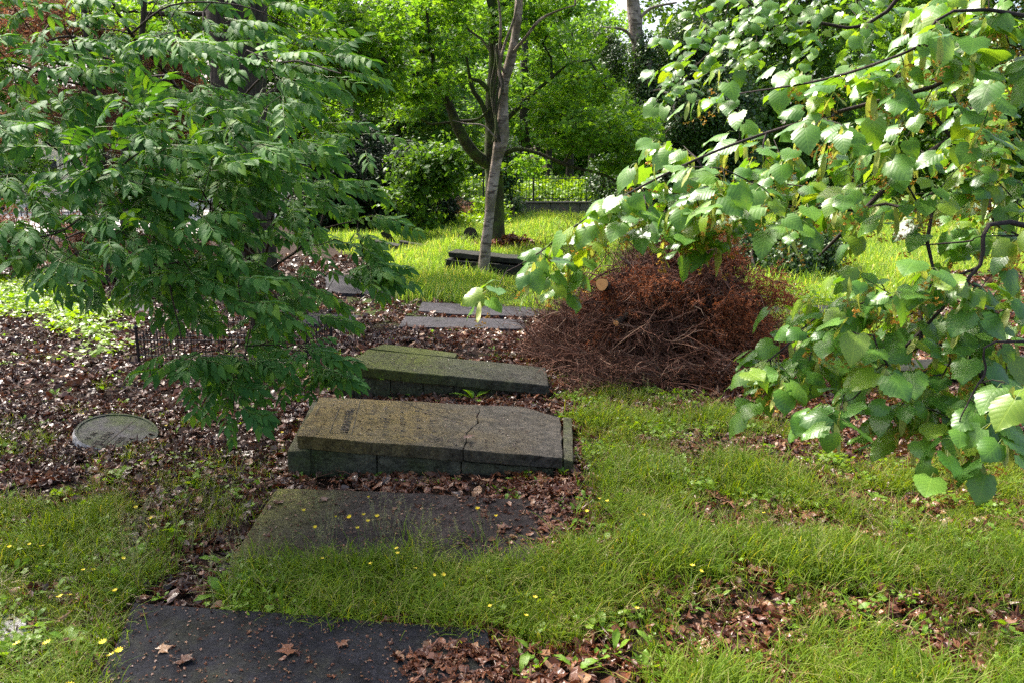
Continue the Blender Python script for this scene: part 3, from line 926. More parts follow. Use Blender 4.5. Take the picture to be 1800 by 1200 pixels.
# --- flat slabs
def flat_slab(name, label, px, z, mat, thick=.10, cat='grave slab', group=None, bev=.008, rough=.003):
    pts = [G(a, b, z) for a, b in px]
    c = np.mean(pts, 0)
    o = solid(name, pts, thick, mat, None, bev, .08, rough)
    tag(o, label, cat, group)
    flat_stones.append((np.array([p[:2] for p in pts]), z))
    return o
flat_slab('grave_slab', 'flat slab with yellow lichen on its left, between the cracked tomb and the grass strip', [(414, 968), (486, 857), (700, 864), (982, 880), (1004, 978), (1006, 992), (700, 985), (410, 978)], .045, M['slab_flat'])
flat_slab('grave_slab', 'nearest slab, wet and almost black, along the bottom of the photo', [(110, 1330), (236, 1058), (520, 1078), (856, 1104), (890, 1330)], .045, M['slab_near'])
BACK = 'flat slabs sunk in the leaves behind the tombs'
flat_slab('grave_slab', 'long dark slab against the meadow edge, behind the next one', [(735, 546), (742, 531), (930, 540), (985, 548), (930, 556), (800, 552)], .05, M['slab_back'], group=BACK)
flat_slab('grave_slab', 'grey slab in the litter, in front of the long dark slab at the meadow edge', [(700, 574), (712, 556), (920, 562), (925, 578)], .03, M['slab_back'], group=BACK)
flat_slab('grave_slab', 'grey slab right behind the low iron grave railing', [(520, 569), (540, 551), (634, 554), (612, 570)], .04, M['slab_back'], group=BACK)
flat_slab('grave_slab', 'broad pale slab beside the big ridged trunk', [(575, 514), (570, 484), (660, 481), (705, 512), (660, 518)], .04, M['slab_back'], group=BACK)
flat_slab('grave_slab', 'grey slab among the leaves far left under the ash', [(182, 549), (195, 535), (272, 533), (268, 547)], .02, M['slab_back'], group=BACK)
flat_slab('grave_slab', 'dark slab right of the brush pile', [(1340, 552), (1350, 538), (1500, 536), (1510, 552)], .04, M['slab_back'], group=BACK)
o = flat_slab('kerb_stone', 'dark raised kerb stone behind the lowest lime leaves at right', [(1480, 655), (1485, 636), (1830, 622), (1850, 640)], .12, M['dark_tomb'], .2, 'kerb stone')
o = flat_slab('marble_piece', 'pale marble piece half hidden in the grass, bottom left corner', [(-90, 1152), (-85, 1086), (20, 1078), (46, 1090), (50, 1118), (18, 1146)], .03, M['pale_stone_and_sunlit_rim'], .08, 'stone fragment')

flat_stones.pop()
# --- round marker on the left
def marker():
    t = thing('round_gravestone', 'fallen round grey gravestone with raised letters, sunk in leaves at left', 'gravestone', G(205, 770))
    c = G(206, 757, .07)
    ex = np.array([.315, .03, -.055]); ey = np.array([-.04, .30, .055])
    n = np.cross(ex, ey); n /= np.linalg.norm(n)
    def ring(s, dz, k=48):
        a = np.linspace(0, 2 * np.pi, k, endpoint=False)
        return c + s * (np.cos(a)[:, None] * ex + np.sin(a)[:, None] * ey) + n * dz
    k = 48
    prof = [(.97, -.09), (1.0, -.08), (1.0, -.03), (.955, 0), (.90, .0), (.885, -.008), (.0, -.008)]
    mb = MB()
    V = np.concatenate([ring(s, d) for s, d in prof])
    F = [(r * k + j, r * k + (j + 1) % k, (r + 1) * k + (j + 1) % k, (r + 1) * k + j) for r in range(len(prof) - 1) for j in range(k)]
    mb.add(V, F, 0)
    o = mb.build('plate', [M['oval']], t)
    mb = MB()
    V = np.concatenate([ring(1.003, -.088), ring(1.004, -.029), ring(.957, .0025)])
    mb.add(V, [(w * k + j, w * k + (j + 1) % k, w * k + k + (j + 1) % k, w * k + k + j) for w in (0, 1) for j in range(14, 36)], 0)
    mb.build('sunlit_rim', [M['pale_stone_and_sunlit_rim']], t)['label'] = 'left edge of the stone, sun glow painted pale'  # left half only: sun glow put into the colour as pale stone
    d = (G(205, 752) - G(160, 778)); d = d / np.linalg.norm(d)
    r = d - n * np.dot(d, n)
    u = np.cross(n, r)
    r = r / np.linalg.norm(r); u = u / np.linalg.norm(u)
    text_on('inscription', 'FELEIN', .085, c - r * .27 - u * -.01 + n * -.006, r, u, M['incised'], t)
    text_on('inscription', 'GEB.', .06, c - r * .16 - u * .10 + n * -.006, r, u, M['incised'], t)
    text_on('inscription', '18  IN', .05, c - r * .20 + u * .12 + n * -.006, r, u, M['incised'], t)
    mb = MB()
    P = [c - r * .27 - u * .02 + n * -.005, c + r * .20 - u * .02 + n * -.005]
    S = u * .005
    mb.add([P[0] - S, P[1] - S, P[1] + S, P[0] + S], [(0, 1, 2, 3)])
    mb.build('incised_line', [M['incised']], t)
    a = np.linspace(0, 2 * np.pi, 20)
    a = a[(a > 1.0) & (a < 4.4)]
    flat_stones.append(((c + np.cos(a)[:, None] * ex * .93 + np.sin(a)[:, None] * ey * .93)[:, :2], .1))
marker()

# --- far stones on the meadow
tD = thing('chest_tomb', 'low black two-stepped tomb in the bright grass behind the birch', 'tomb', G(850, 488))
a0 = G(783, 484); a1 = G(925, 492)
d = np.array([.12, .75, 0])
hD = .52
flat_stones.append((np.array([a0[:2] - [.05, .45], a1[:2] - [-.05, .45], a1[:2] + d[:2], a0[:2] + d[:2]]), .3))
top = [a0 + [0, 0, hD * .62], a1 + [0, 0, hD * .5], a1 + d + [0, 0, hD * .5], a0 + d + [0, 0, hD * .62]]
solid('base', top, .3, M['dark_tomb'], tD, .012, .12, .008, None, [np.array([q[0], q[1], -.1]) for q in top])
top = [a0 + [.06, .05, hD * .9], a1 + [-.05, .05, hD * .76], a1 + d + [-.05, -.05, hD * .76], a0 + d + [.06, -.05, hD * .9]]
solid('cover_slab', top, .105, M['dark_tomb'], tD, .015, .12, .008)

def plate_stone(name, label, base, w, h, th, tilt, az, mat, cat='gravestone', arch=False, group=None):
    """an upright or leaning plate; tilt about its long base edge"""
    bm = bmesh.new()
    out = []
    if arch:
        for k in range(9):
            a = math.pi * k / 8
            out.append((-math.cos(a) * w / 2, h * .7 + math.sin(a) * h * .3))
        pts = [(-w / 2, 0)] + out + [(w / 2, 0)]
    else: pts = [(-w / 2, 0), (-w / 2, h), (w / 2, h * .93), (w / 2, 0)]
    f = [bm.verts.new((x, -th / 2, z)) for x, z in pts]; b = [bm.verts.new((x, th / 2, z)) for x, z in pts]
    n = len(pts)
    bm.faces.new(f); bm.faces.new(b[::-1])
    for i in range(n): bm.faces.new((f[i], b[i], b[(i + 1) % n], f[(i + 1) % n]))
    bmesh.ops.recalc_face_normals(bm, faces=bm.faces)
    bmesh.ops.bevel(bm, geom=list(bm.edges), offset=.01, segments=2, affect='EDGES')
    me = bpy.data.meshes.new(name); bm.to_mesh(me); bm.free(); me.materials.append(mat)
    o = bpy.data.objects.new(name, me); C.objects.link(o)
    o.location = tuple(base); o.rotation_euler = (tilt[0], tilt[1], az)
    tag(o, label, cat, group)
    return o
b = G(696, 436)
plate_stone('leaning_stone', 'thin broken headstone leaning left in the far grass', b + [0, 0, -.05], .22, .62, .08, (0, R(-32), 0), 0, M['dark_tomb'])
b = G(700, 438)
tE = thing('fallen_stone', 'fallen dark stones lying in the grass left of the birch', 'gravestone', b)
def bar_stone(p, q, h, dep, mat, par, nm):
    p = np.array(p); q = np.array(q); w = np.array([0, dep, 0])
    top = [p + [0, 0, h], q + [0, 0, h * .7], q + w + [0, 0, h * .7], p + w + [0, 0, h]]
    return solid(nm, top, .1, mat, par, .012, .15, .008, None, [np.array([z[0], z[1], -.05]) for z in top])
bar_stone(G(655, 443), G(700, 447), .30, .5, M['dark_tomb'], tE, 'block')
bar_stone(G(702, 438), G(752, 443), .22, .3, M['dark_tomb'], tE, 'slab')
b = G(824, 436)
plate_stone('headstone', 'small dark headstone leaning back beside the leaf heap left of the maple trunk', b + [.10, .05, -.05], .38, .62, .12, (R(-10), R(-12), 0), R(-20), M['dark_tomb'], arch=True)
o = bar_stone(G(804, 437), G(824, 439), .34, .4, M['dark_tomb'], None, 'stone_block'); tag(o, 'squat mossy stone block left of the small leaning headstone', 'gravestone')

# ================================================================== IRON RAILINGS
def spike_bar(h, r, mat):
    mb = MB()
    mb.tube([[0, 0, 0], [0, 0, h * .9]], r, 5, 0)
    mb.tube([[0, 0, h * .9], [0, 0, h * .93], [0, 0, h]], [r, r * 1.6, .0008], 5, 0)
    return mb.mesh('bar', [mat])
def railing(label, corners, h, spacing, r, mat, rails, post_h, post_r, group=None, name='iron_railing', cat='railing', base_z=0.0, posts=None):
    t = thing(name, label, cat, corners[0], group)
    me = spike_bar(h, r, mat)
    first = None
    for a, b in zip(corners[:-1], corners[1:]):
        a = np.array(a); b = np.array(b); L = np.linalg.norm(b - a); n = max(2, int(round(L / spacing)))
        for k in range(1, n):
            p = lerp(a, b, k / n)
            if first is None:
                first = link('bar', me, t); o = first
            else:
                o = first.copy(); C.objects.link(o)
            o.matrix_parent_inverse = parent_matrix(t).inverted()
            o.location = (p[0], p[1], base_z); o.rotation_euler = (random.gauss(0, .012), random.gauss(0, .012), 0)
        for z in rails:
            mb = MB(); mb.tube([a + [0, 0, base_z + z], b + [0, 0, base_z + z]], r * 1.25, 4, 0, True)
            mb.build('rail', [mat], t)
    for p in (posts if posts is not None else corners):
        mb = MB(); p = np.array(p)
        mb.tube([p + [0, 0, base_z - .05], p + [0, 0, base_z + post_h]], post_r, 8, 0)
        mb.tube([p + [0, 0, base_z + post_h], p + [0, 0, base_z + post_h + post_r], p + [0, 0, base_z + post_h + post_r * 3]], [post_r * 1.4, post_r * 1.5, .002], 8, 0)
        mb.build('post', [mat], t)
    return t
q_fl = G(245, 640); q_fr = G(540, 640); q_br = G(583, 604); q_bl = q_fl + (q_br - q_fr)
railing('low black spiked iron railing round a grave under the ash', [q_fl, q_fr, q_br, q_bl, q_fl], .36, .074, .0055, M['iron'], (.10, .27), .40, .017, posts=[q_fl, q_fr, q_br, q_bl])

# park wall with railing in the far middle
W0 = np.array([-2.2, 35.8, 0]); W1 = np.array([9.5, 35.8, 0])
tW = thing('park_wall', 'low stone wall under the far black railing at the end of the meadow', 'wall', lerp(W0, W1, .5))
n = 9
for k in range(n):
    a = lerp(W0, W1, k / n) + [.01, 0, 0]; b = lerp(W0, W1, (k + 1) / n) - [.01, 0, 0]
    top = [a + [0, -.18, .68], b + [0, -.18, .68], b + [0, .18, .68], a + [0, .18, .68]]
    solid('wall_block', top, .7, M['wall'], tW, .015, .4, .01, None, [np.array([q[0], q[1], -.1]) for q in top])
for k in range(n):
    a = lerp(W0, W1, k / n) + [.005, 0, 0]; b = lerp(W0, W1, (k + 1) / n) - [.005, 0, 0]
    top = [a + [0, -.23, .76], b + [0, -.23, .76], b + [0, .23, .76], a + [0, .23, .76]]
    solid('coping_stone', top, .076, M['wall'], tW, .015, .4, .008)
railing('tall black iron railing on the far stone wall, park beyond it', [W0 + [.2, 0, 0], W1], 1.18, .145, .011, M['iron_far'], (.12, 1.0), 1.22, .035, name='park_railing', base_z=.75,
        posts=[lerp(W0, W1, u) for u in (.08, .27, .47, .66, .85)])
RR0 = G(1722, 428); RR1 = G(2050, 444)
railing('black iron railing at the right edge behind the lime leaves', [RR0, RR1], 1.18, .11, .012, M['iron_far'], (.15, 1.0), 1.2, .03, name='boundary_railing')
LR0 = G(-260, 432); LR1 = G(235, 426)
railing('black iron railing at the far left in front of the pale pavement', [LR0, LR1], 1.1, .16, .013, M['iron_far'], (.15, .9), 1.15, .03, name='boundary_railing')

# pavement and house on the left
mb = MB()
pv = [(-60, 27, -.0), (-9.0, 27, 0), (-9.0, 52, 0), (-60, 52, 0)]
mb.add([np.array(p) + [0, 0, .012] for p in pv] , [(0, 1, 2, 3)])
mb.build('pavement', [M['pave']], None, kind='structure')
def house(label, x0, x1, y0, y1, h, cols, rows):
    t = thing('house', label, 'house', ((x0 + x1) / 2, y0, 0))
    mb = MB(); mb.box([(x0 + x1) / 2, (y0 + y1) / 2, h / 2], [(x1 - x0) / 2, (y1 - y0) / 2, h / 2]); mb.build('wall', [M['render']], t)
    mb = MB(); e = .4
    V = [(x0 - e, y0 - e, h + .003), (x1 + e, y0 - e, h + .003), (x1 + e, y1 + e, h + .003), (x0 - e, y1 + e, h + .003), (x0 + 1, (y0 + y1) / 2, h + 2.6), (x1 - 1, (y0 + y1) / 2, h + 2.6)]
    mb.add(V, [(0, 1, 5, 4), (2, 3, 4, 5)]); mb.add(V, [(1, 2, 5), (3, 0, 4)]); mb.build('roof', [M['roof']], t)
    for r_ in range(rows):
        for c_ in range(cols):
            x = x0 + (c_ + .5) * (x1 - x0) / cols; z = 1.9 + r_ * 3.0
            f = MB()
            for sx in (-1, 1): f.box([x + sx * .55, y0 - .04, z], [.06, .05, .85])
            for sz in (-1, 1): f.box([x, y0 - .045, z + sz * .85], [.64, .06, .06])
            f.box([x, y0 - .03, z], [.03, .03, .8])
            w = f.build('window', [M['white']], t)
            g = MB(); g.box([x, y0 - .012, z], [.5, .01, .8]); g.build('pane', [M['pane']], w)
house('pale rendered house glimpsed behind the trees at left', -31, -10.8, 47, 56, 6.2, 7, 2)

# small blue car in the park
def car(x, y):
    t = thing('parked_car', 'dark blue car with a white rear panel beyond the far park railing', 'car', (x, y, 0))
    bm = bmesh.new()
    prof = [(-2.1, .35), (-2.15, .8), (-1.9, .95), (-1.1, 1.0), (-.55, 1.45), (1.0, 1.48), (1.7, 1.0), (2.1, .9), (2.15, .4)]
    f = [bm.verts.new((x + a, y - .85, b)) for a, b in prof]; k = [bm.verts.new((x + a, y + .85, b)) for a, b in prof]
    n = len(prof); bm.faces.new(f); bm.faces.new(k[::-1])
    for i in range(n): bm.faces.new((f[i], k[i], k[(i + 1) % n], f[(i + 1) % n]))
    bmesh.ops.recalc_face_normals(bm, faces=bm.faces)
    bmesh.ops.bevel(bm, geom=list(bm.edges), offset=.05, segments=2, affect='EDGES')
    me = bpy.data.meshes.new('body'); bm.to_mesh(me); bm.free(); me.materials.append(M['blue']); link('body', me, t)
    for a, b in ((-.85, .2), (.2, 1.15)):
        mb = MB(); mb.add([(x + a, y - .875, 1.02), (x + b, y - .875, 1.02), (x + b - .15, y - .875, 1.36), (x + a + .3, y - .875, 1.36)], [(0, 1, 2, 3)]); mb.build('side_window', [M['pane']], t)
    for a in (-1.35, 1.35):
        mb = MB(); mb.tube([(x + a, y - .9, .33), (x + a, y - .65, .33)], .33, 14, 0, True); mb.build('wheel', [M['tyre']], t)
    mb = MB(); mb.box([x - 2.14, y - .2, .8], [.03, .5, .25]); mb.build('rear_panel', [M['white']], t)
car(4.2, 58)

# ================================================================== TREES
def limb_mesh(pts, name, mat, parent, k=8, n=None, wob=.10, label=None):
    """pts: rows of x, y, z, r"""
    P = smoothpath(pts, n or len(pts) * 4)
    mb = MB(); mb.tube(P[:, :3], np.maximum(P[:, 3], .002), k, 0, False, wob)
    o = mb.build(name, [mat], parent, True)
    if label: o['label'] = label
    return P

def px_limb(rows, D=None):
    """rows (px, py, D, width_px) -> world x, y, z, r"""
    out = []
    for r_ in rows:
        p = PD(r_[0], r_[1], r_[2]); out.append([*p, r_[3] * r_[2] / FPX / 2])
    return np.array(out)

class Skel:
    def __init__(s, seed=0):
        s.P = []; s.par = []; s.dist = []; s.fixed = []; s.r = np.random.default_rng(seed)
    def seed(s, pts, r):
        prev = -1
        for p, rr in zip(pts, r):
            s.P.append(np.array(p)); s.par.append(prev); s.dist.append(0 if prev < 0 else s.dist[prev] + np.linalg.norm(p - s.P[prev]))
            s.fixed.append(rr); prev = len(s.P) - 1
    def grow(s, targets, step=.2, k=.25, sag=.15, jit=.03):
        T = np.asarray(targets)
        root = s.P[0]
        # nearest first, so that later twigs fork off earlier ones
        base = np.array(s.P)
        d0 = np.array([np.min(np.linalg.norm(base - t, axis=1)) for t in T])
        s.tips = []
        for q in np.argsort(d0):
            t = T[q]; A = np.array(s.P); dd = np.linalg.norm(A - t, axis=1)
            c = dd + k * np.array(s.dist)
            i = int(np.argmin(c)); d = dd[i]
            n = max(2, int(d / step)); p0 = A[i]
            side = s.r.normal(0, .12, 3) * d; prev = i
            for m in range(1, n + 1):
                u = m / n
                p = p0 * (1 - u) + t * u + side * math.sin(math.pi * u) * .6 + np.array([0, 0, sag * d * math.sin(math.pi * u)])
                if m < n: p = p + s.r.normal(0, jit, 3) * min(1, d)
                s.P.append(p); s.par.append(prev); s.dist.append(s.dist[prev] + np.linalg.norm(p - s.P[prev])); s.fixed.append(None)
                prev = len(s.P) - 1
            s.tips.append(prev)
    def twigs(s, tip_r=.002, power=.45, k=4):
        n = len(s.P); cnt = np.zeros(n)
        for t in s.tips:
            i = t
            while i >= 0 and s.fixed[i] is None:
                cnt[i] += 1; i = s.par[i]
        kids = [[] for _ in range(n)]
        for i, p in enumerate(s.par):
            if p >= 0 and s.fixed[i] is None: kids[p].append(i)
        mb = MB()
        starts = [(p, c) for p in range(n) if s.fixed[p] is not None for c in kids[p]]
        while starts:
            p, c = starts.pop(); ch = [p, c]
            while kids[ch[-1]]:
                ks = sorted(kids[ch[-1]], key=lambda z: -cnt[z])
                for o in ks[1:]: starts.append((ch[-1], o))
                ch.append(ks[0])
            rr = tip_r * np.maximum(cnt[ch], 1) ** power; rr[0] = rr[1]
            if s.fixed[ch[0]] is not None: rr[0] = min(rr[0] * 1.2, s.fixed[ch[0]])
            mb.tube(np.array([s.P[z] for z in ch]), rr, k, 0)
        return mb
    def tipdirs(s):
        A = []
        for t in s.tips:
            a = s.par[t]; b = s.par[a] if a >= 0 and s.par[a] >= 0 else a
            d = s.P[t] - s.P[b]; A.append((s.P[t], s.P[a], d / (np.linalg.norm(d) + 1e-9)))
        return A

def blob_points(blobs, seed, thin=0.0, scale=.35):
    r = np.random.default_rng(seed); out = []
    for cx, cy_, cz, rx, ry, rz, n in blobs:
        d = r.normal(size=(n * 3, 3)); d /= np.linalg.norm(d, axis=1)[:, None]
        d *= (r.random(n * 3) ** .45)[:, None]
        p = d * [rx, ry, rz] + [cx, cy_, cz]
        v = snoise(p[:, 0], p[:, 1], p[:, 2], scale, seed)
        p = p[v > thin - .5 + .25][:n]
        out.append(p)
    return np.concatenate(out)

def crown_tree(name, label, base, trunk, mat, blobs, pk, seed, scl=(.8, 1.25), group=None, nl=10, k=10, thin=0.0, cat='tree', part='foliage', limbs=(), trunk_part='trunk', droop=0.0, dens=.66):
    """trunk: rows x,y,z,r"""
    t = thing(name, label, cat, base, group)
    trunk = np.array(trunk, float)
    P = limb_mesh(trunk, trunk_part, mat, t, k)
    r = np.random.default_rng(seed)
    for L in limbs:
        limb_mesh(L, 'limb', mat, t, 8, None, .12)
    blobs = [(*b[:6], max(4, int(b[6] * dens))) for b in blobs]
    pts = blob_points(blobs, seed, thin)
    if nl:
        sel = pts[r.choice(len(pts), min(nl * 4, len(pts)), replace=False)]
        sk = Skel(seed); top = P[len(P) // 2:]; sk.seed(top[:, :3], top[:, 3])
        for L in limbs:
            LL = smoothpath(L, 8); sk.seed(LL[:, :3], LL[:, 3])
        sk.grow(sel, 1.0, .2, .05, .06)
        sk.twigs(.016, .5, 5).build('branches', [mat], t, True, 'stuff')
    n = len(pts)
    rot = euler_from(r.uniform(0, 6.28, n), r.normal(0, .35, n), r.normal(0, .35, n))
    o = scatter(part, pk[0], pk[1], pts, rot, r.uniform(*scl, n), t)
    return t

# --- maple (dark mossy trunk, wide low crown)
mp = G(868, 442)
mt = px_limb([(868, 446, 21.5, 44), (870, 420, 21.5, 34), (869, 340, 21.5, 31), (866, 260, 21.5, 28), (866, 180, 21.5, 25), (871, 90, 21.6, 22), (868, 0, 21.7, 20), (862, -90, 21.8, 15), (860, -200, 21.8, 8)])
ml = [px_limb(a) for a in (
    [(866, 292, 21.5, 22), (832, 268, 21.3, 20), (805, 225, 21.1, 18), (788, 180, 20.9, 14), (768, 145, 20.8, 9), (760, 95, 20.6, 7), (750, 20, 20.4, 4)],
    [(868, 240, 21.5, 11), (848, 185, 21.3, 9), (830, 155, 21.2, 7), (820, 100, 21.0, 4)],
    [(870, 100, 21.6, 14), (882, 55, 21.3, 11), (862, 10, 21.1, 10), (850, -60, 21, 6)],
    [(875, 278, 21.5, 9), (905, 263, 21.2, 8), (940, 268, 20.9, 7), (1000, 292, 20.4, 6), (1060, 308, 20, 5), (1110, 335, 19.6, 3)],
    [(880, 222, 21.5, 9), (915, 185, 21.2, 8), (945, 158, 21, 7), (990, 120, 20.6, 4)],
    [(868, 170, 21.5, 10), (845, 145, 21.4, 8), (828, 140, 21.3, 5)],
    [(800, 215, 21.1, 7), (840, 210, 20.8, 5), (862, 190, 20.5, 3)])]
def pb(px, py, D, wpx, hpx, dep, n):
    """a crown blob seen at this place, half sizes in px, half depth in m"""
    c = PD(px, py, D); s = D / FPX
    return (c[0], c[1], c[2], wpx * s, dep, hpx * s, n)
crown_tree('maple_tree', 'mossy dark maple with wide bright crown, left limb curving up, behind the birch', mp, mt, M['bark_moss'],
    [pb(740, 60, 21, 90, 110, 1.6, 250), pb(720, 180, 20, 70, 70, 1.2, 110), pb(960, 60, 21, 100, 90, 1.8, 150), pb(990, 160, 20.5, 80, 60, 1.5, 150),
     pb(1050, 225, 20, 115, 48, 1.6, 230), pb(1110, 280, 19.6, 60, 35, 1.2, 80), pb(850, -60, 21.5, 200, 110, 2.5, 300), pb(920, 290, 21.5, 30, 25, 1.0, 30)],
    P_maple, 21, (.7, 1.15), nl=14, limbs=ml, dens=.52)

# --- leaning birch in front of it
bp = G(848, 492)
bt = px_limb([(848, 496, 15.7, 25), (852, 450, 15.7, 22), (859, 390, 15.7, 21), (866, 330, 15.7, 21), (874, 280, 15.7, 22), (881, 245, 15.7, 30), (883, 210, 15.7, 24), (886, 150, 15.7, 19), (897, 110, 15.7, 20), (905, 70, 15.7, 17), (911, 20, 15.7, 16), (914, -60, 15.7, 13), (905, -180, 15.7, 8)])
bt[:, 3] *= .86
bl_ = [px_limb(a) for a in (
    [(885, 165, 15.6, 7), (878, 120, 15.5, 6), (890, 70, 15.4, 5), (905, 30, 15.3, 4), (915, -40, 15.2, 3)],
    [(904, 90, 15.6, 6), (925, 65, 15.5, 5), (950, 35, 15.4, 4.5), (985, 18, 15.3, 3), (1010, 10, 15.2, 2)],
    [(888, 130, 15.6, 6), (878, 105, 15.6, 5), (880, 40, 15.5, 4), (872, -30, 15.4, 3)],
    [(878, 250, 15.6, 3), (850, 222, 15.4, 3), (820, 218, 15.3, 2), (795, 212, 15.2, 1.5)])]
tBirch = crown_tree('birch_tree', 'leaning pale-barked birch with gnarled forking top in the middle', bp, bt, M['bark_birch'],
    [pb(930, -150, 15.6, 160, 90, 1.6, 110)], P_far, 22, (.5, .8), nl=8, limbs=bl_)
# ivy stems strangling its upper trunk
for q, off in enumerate((-7, -3, 4, 8)):
    rows = [(872 + off * .6 + rng.normal(0, 1.5), 250 - 34 * i, 15.62 - .04 * q, 3.5) for i in range(6)]
    P_ = px_limb(rows); P_[:, 0] += .05 * np.sin(np.arange(6) * 1.7 + q)
    limb_mesh(P_, 'climbing_stem', M['bark_moss'], tBirch, 5)

# --- huge ridged trunk on the left, its crown high above
op = G(426, 532)
ot = px_limb([(424, 545, 12.8, 125), (425, 520, 12.8, 98), (427, 440, 12.8, 90), (425, 330, 12.8, 88), (420, 200, 12.8, 88), (417, 80, 12.8, 92), (412, -20, 12.8, 96), (405, -120, 12.8, 90), (395, -260, 12.8, 60), (390, -420, 12.8, 30)])
ol = [np.array([[*PD(405, -60, 12.8), .3], [-6.5, 12.2, 6.6, .2], [-8.5, 11.2, 8, .1]]), np.array([[*PD(420, -80, 12.8), .28], [-3.4, 12.4, 7, .18], [-1.8, 12.0, 8.6, .08]]),
      np.array([[*PD(400, -120, 12.8), .25], [-5.2, 10.6, 8, .16], [-5.6, 8.8, 9, .07]])]
crown_tree('old_ash_tree', 'huge ridged dark trunk behind the ash foliage at left', op, ot, M['bark_dark'],
    [(-6.6, 11.6, 9.6, 3.6, 3.6, 2.4, 300), (-3.0, 12.5, 10.2, 2.8, 2.8, 2.0, 120), (-8.6, 9.6, 8.8, 2.4, 2.4, 1.8, 110)], P_high, 23, (.9, 1.4), nl=16, k=16, limbs=ol)

# --- white-barked trunk on the right, clad in ivy lower down
rp = G(1140, 412)
rt_ = px_limb([(1142, 412, 27, 26), (1136, 300, 27, 24), (1131, 200, 27, 22), (1122, 90, 27, 22), (1112, 0, 27, 21), (1105, -90, 27, 18), (1100, -240, 27, 9)])
crown_tree('ivy_clad_birch', 'tall white-barked trunk clad in dark ivy, right of the maple', rp, rt_, M['bark_birch'],
    [pb(1150, 330, 26.5, 60, 70, 1.2, 230), pb(1175, 250, 26.5, 70, 60, 1.2, 230), pb(1225, 190, 26, 55, 70, 1.2, 190), pb(1140, 215, 27, 30, 60, .7, 110), pb(1128, 120, 27, 22, 50, .6, 60), pb(1190, 110, 27, 40, 60, .8, 100), pb(1075, 90, 28, 30, 50, .8, 70)], P_ivy, 24, (.9, 1.5), nl=10, dens=1,
    limbs=[px_limb([(1122, 90, 27, 7), (1100, 55, 26.8, 5), (1060, 48, 26.6, 3)]), px_limb([(1118, 40, 27, 7), (1145, 15, 26.8, 5), (1190, 5, 26.6, 3)])], part='ivy_foliage')

# --- yews and dark shrubs
def bush(name, label, px, py, D, blobs, pk, seed, scl, cat='shrub', group=None, stems=5, part='foliage', mat=None):
    b = G(px, py) if D is None else np.array([PD(px, py, D)[0], D, 0])
    t = thing(name, label, cat, b, group)
    pts = blob_points(blobs, seed, -.1, .5)
    pts = pts[pts[:, 2] > .02]
    r = np.random.default_rng(seed)
    for k in range(stems):
        e = pts[r.integers(len(pts))]
        m = lerp(b, e, .5) + r.normal(0, .15, 3)
        rr = .05 * r.uniform(.6, 1.3)
        limb_mesh(np.array([[b[0] + r.normal(0, .1), b[1] + r.normal(0, .1), -.02, rr], [*m, rr * .7], [*e, rr * .25]]), 'stem', mat or M['bark_dark'], t, 6)
    n = len(pts)
    scatter(part, pk[0], pk[1], pts, euler_from(r.uniform(0, 6.28, n), r.normal(0, .4, n), r.normal(0, .4, n)), r.uniform(*scl, n), t)
    return t
bush('yew_tree', 'almost black yew behind the far end of the meadow, left of centre', 640, 412, None,
     [pb(650, 330, 27, 110, 85, 1.7, 800), pb(600, 260, 27.5, 60, 60, 1.3, 220), pb(740, 350, 28, 60, 60, 1.2, 260), pb(690, 395, 26.5, 55, 22, 1.2, 150), pb(560, 370, 26.5, 45, 45, 1.2, 170)], P_yew, 31, (1.3, 2.0), 'tree')
bush('maple_shrub', 'bright maple sapling hanging in front of the dark yew', 745, 405, None,
     [pb(730, 290, 24, 42, 30, .8, 30), pb(775, 325, 24, 40, 22, .8, 26), pb(715, 350, 23.6, 32, 24, .7, 22), pb(785, 270, 24, 40, 24, .8, 24), pb(740, 385, 23.6, 30, 10, .6, 10)], P_mid, 32, (.7, 1.1), 'tree')
bush('ivy_shrub', 'dark ivy shrub at the left foot of the maple trunk against the wall', 905, 392, None,
     [pb(895, 368, 34.5, 24, 20, .5, 50), pb(892, 300, 33, 22, 50, .8, 80)], P_ivy, 33, (1.1, 1.7))
bush('dark_shrub', 'dense dark evergreen shrub right of the far wall', 1130, 405, None,
     [pb(1120, 350, 30, 90, 45, 1.6, 330), pb(1075, 320, 30.5, 40, 35, 1.0, 90), pb(1210, 330, 27, 70, 80, 1.6, 300), pb(1270, 240, 27, 60, 130, 1.6, 360), pb(1220, 90, 28, 60, 60, 1.4, 160)], P_ivy, 34, (1.2, 1.9))
bush('evergreen_shrub', 'low black-green shrub just right of the brush pile', 1340, 505, None,
     [pb(1345, 450, 15.6, 75, 45, .8, 330), pb(1420, 440, 16.5, 45, 40, .8, 150)], P_ivy, 35, (.8, 1.2))
bush('reddish_conifer', 'browning conifer with dead red needles behind the maple trunk left', 830, 400, None,
     [pb(800, 365, 31, 45, 28, 1.0, 36), pb(790, 385, 30, 55, 12, .8, 30)], P_deadp, 36, (1.2, 1.9))
bush('ground_thicket', 'green thicket along the foot of the red-needled conifer', 800, 402, None,
     [pb(800, 398, 29, 90, 10, .8, 160), pb(860, 380, 31, 40, 30, .8, 90)], P_cover, 37, (2.0, 3.4), 'thicket', stems=0)

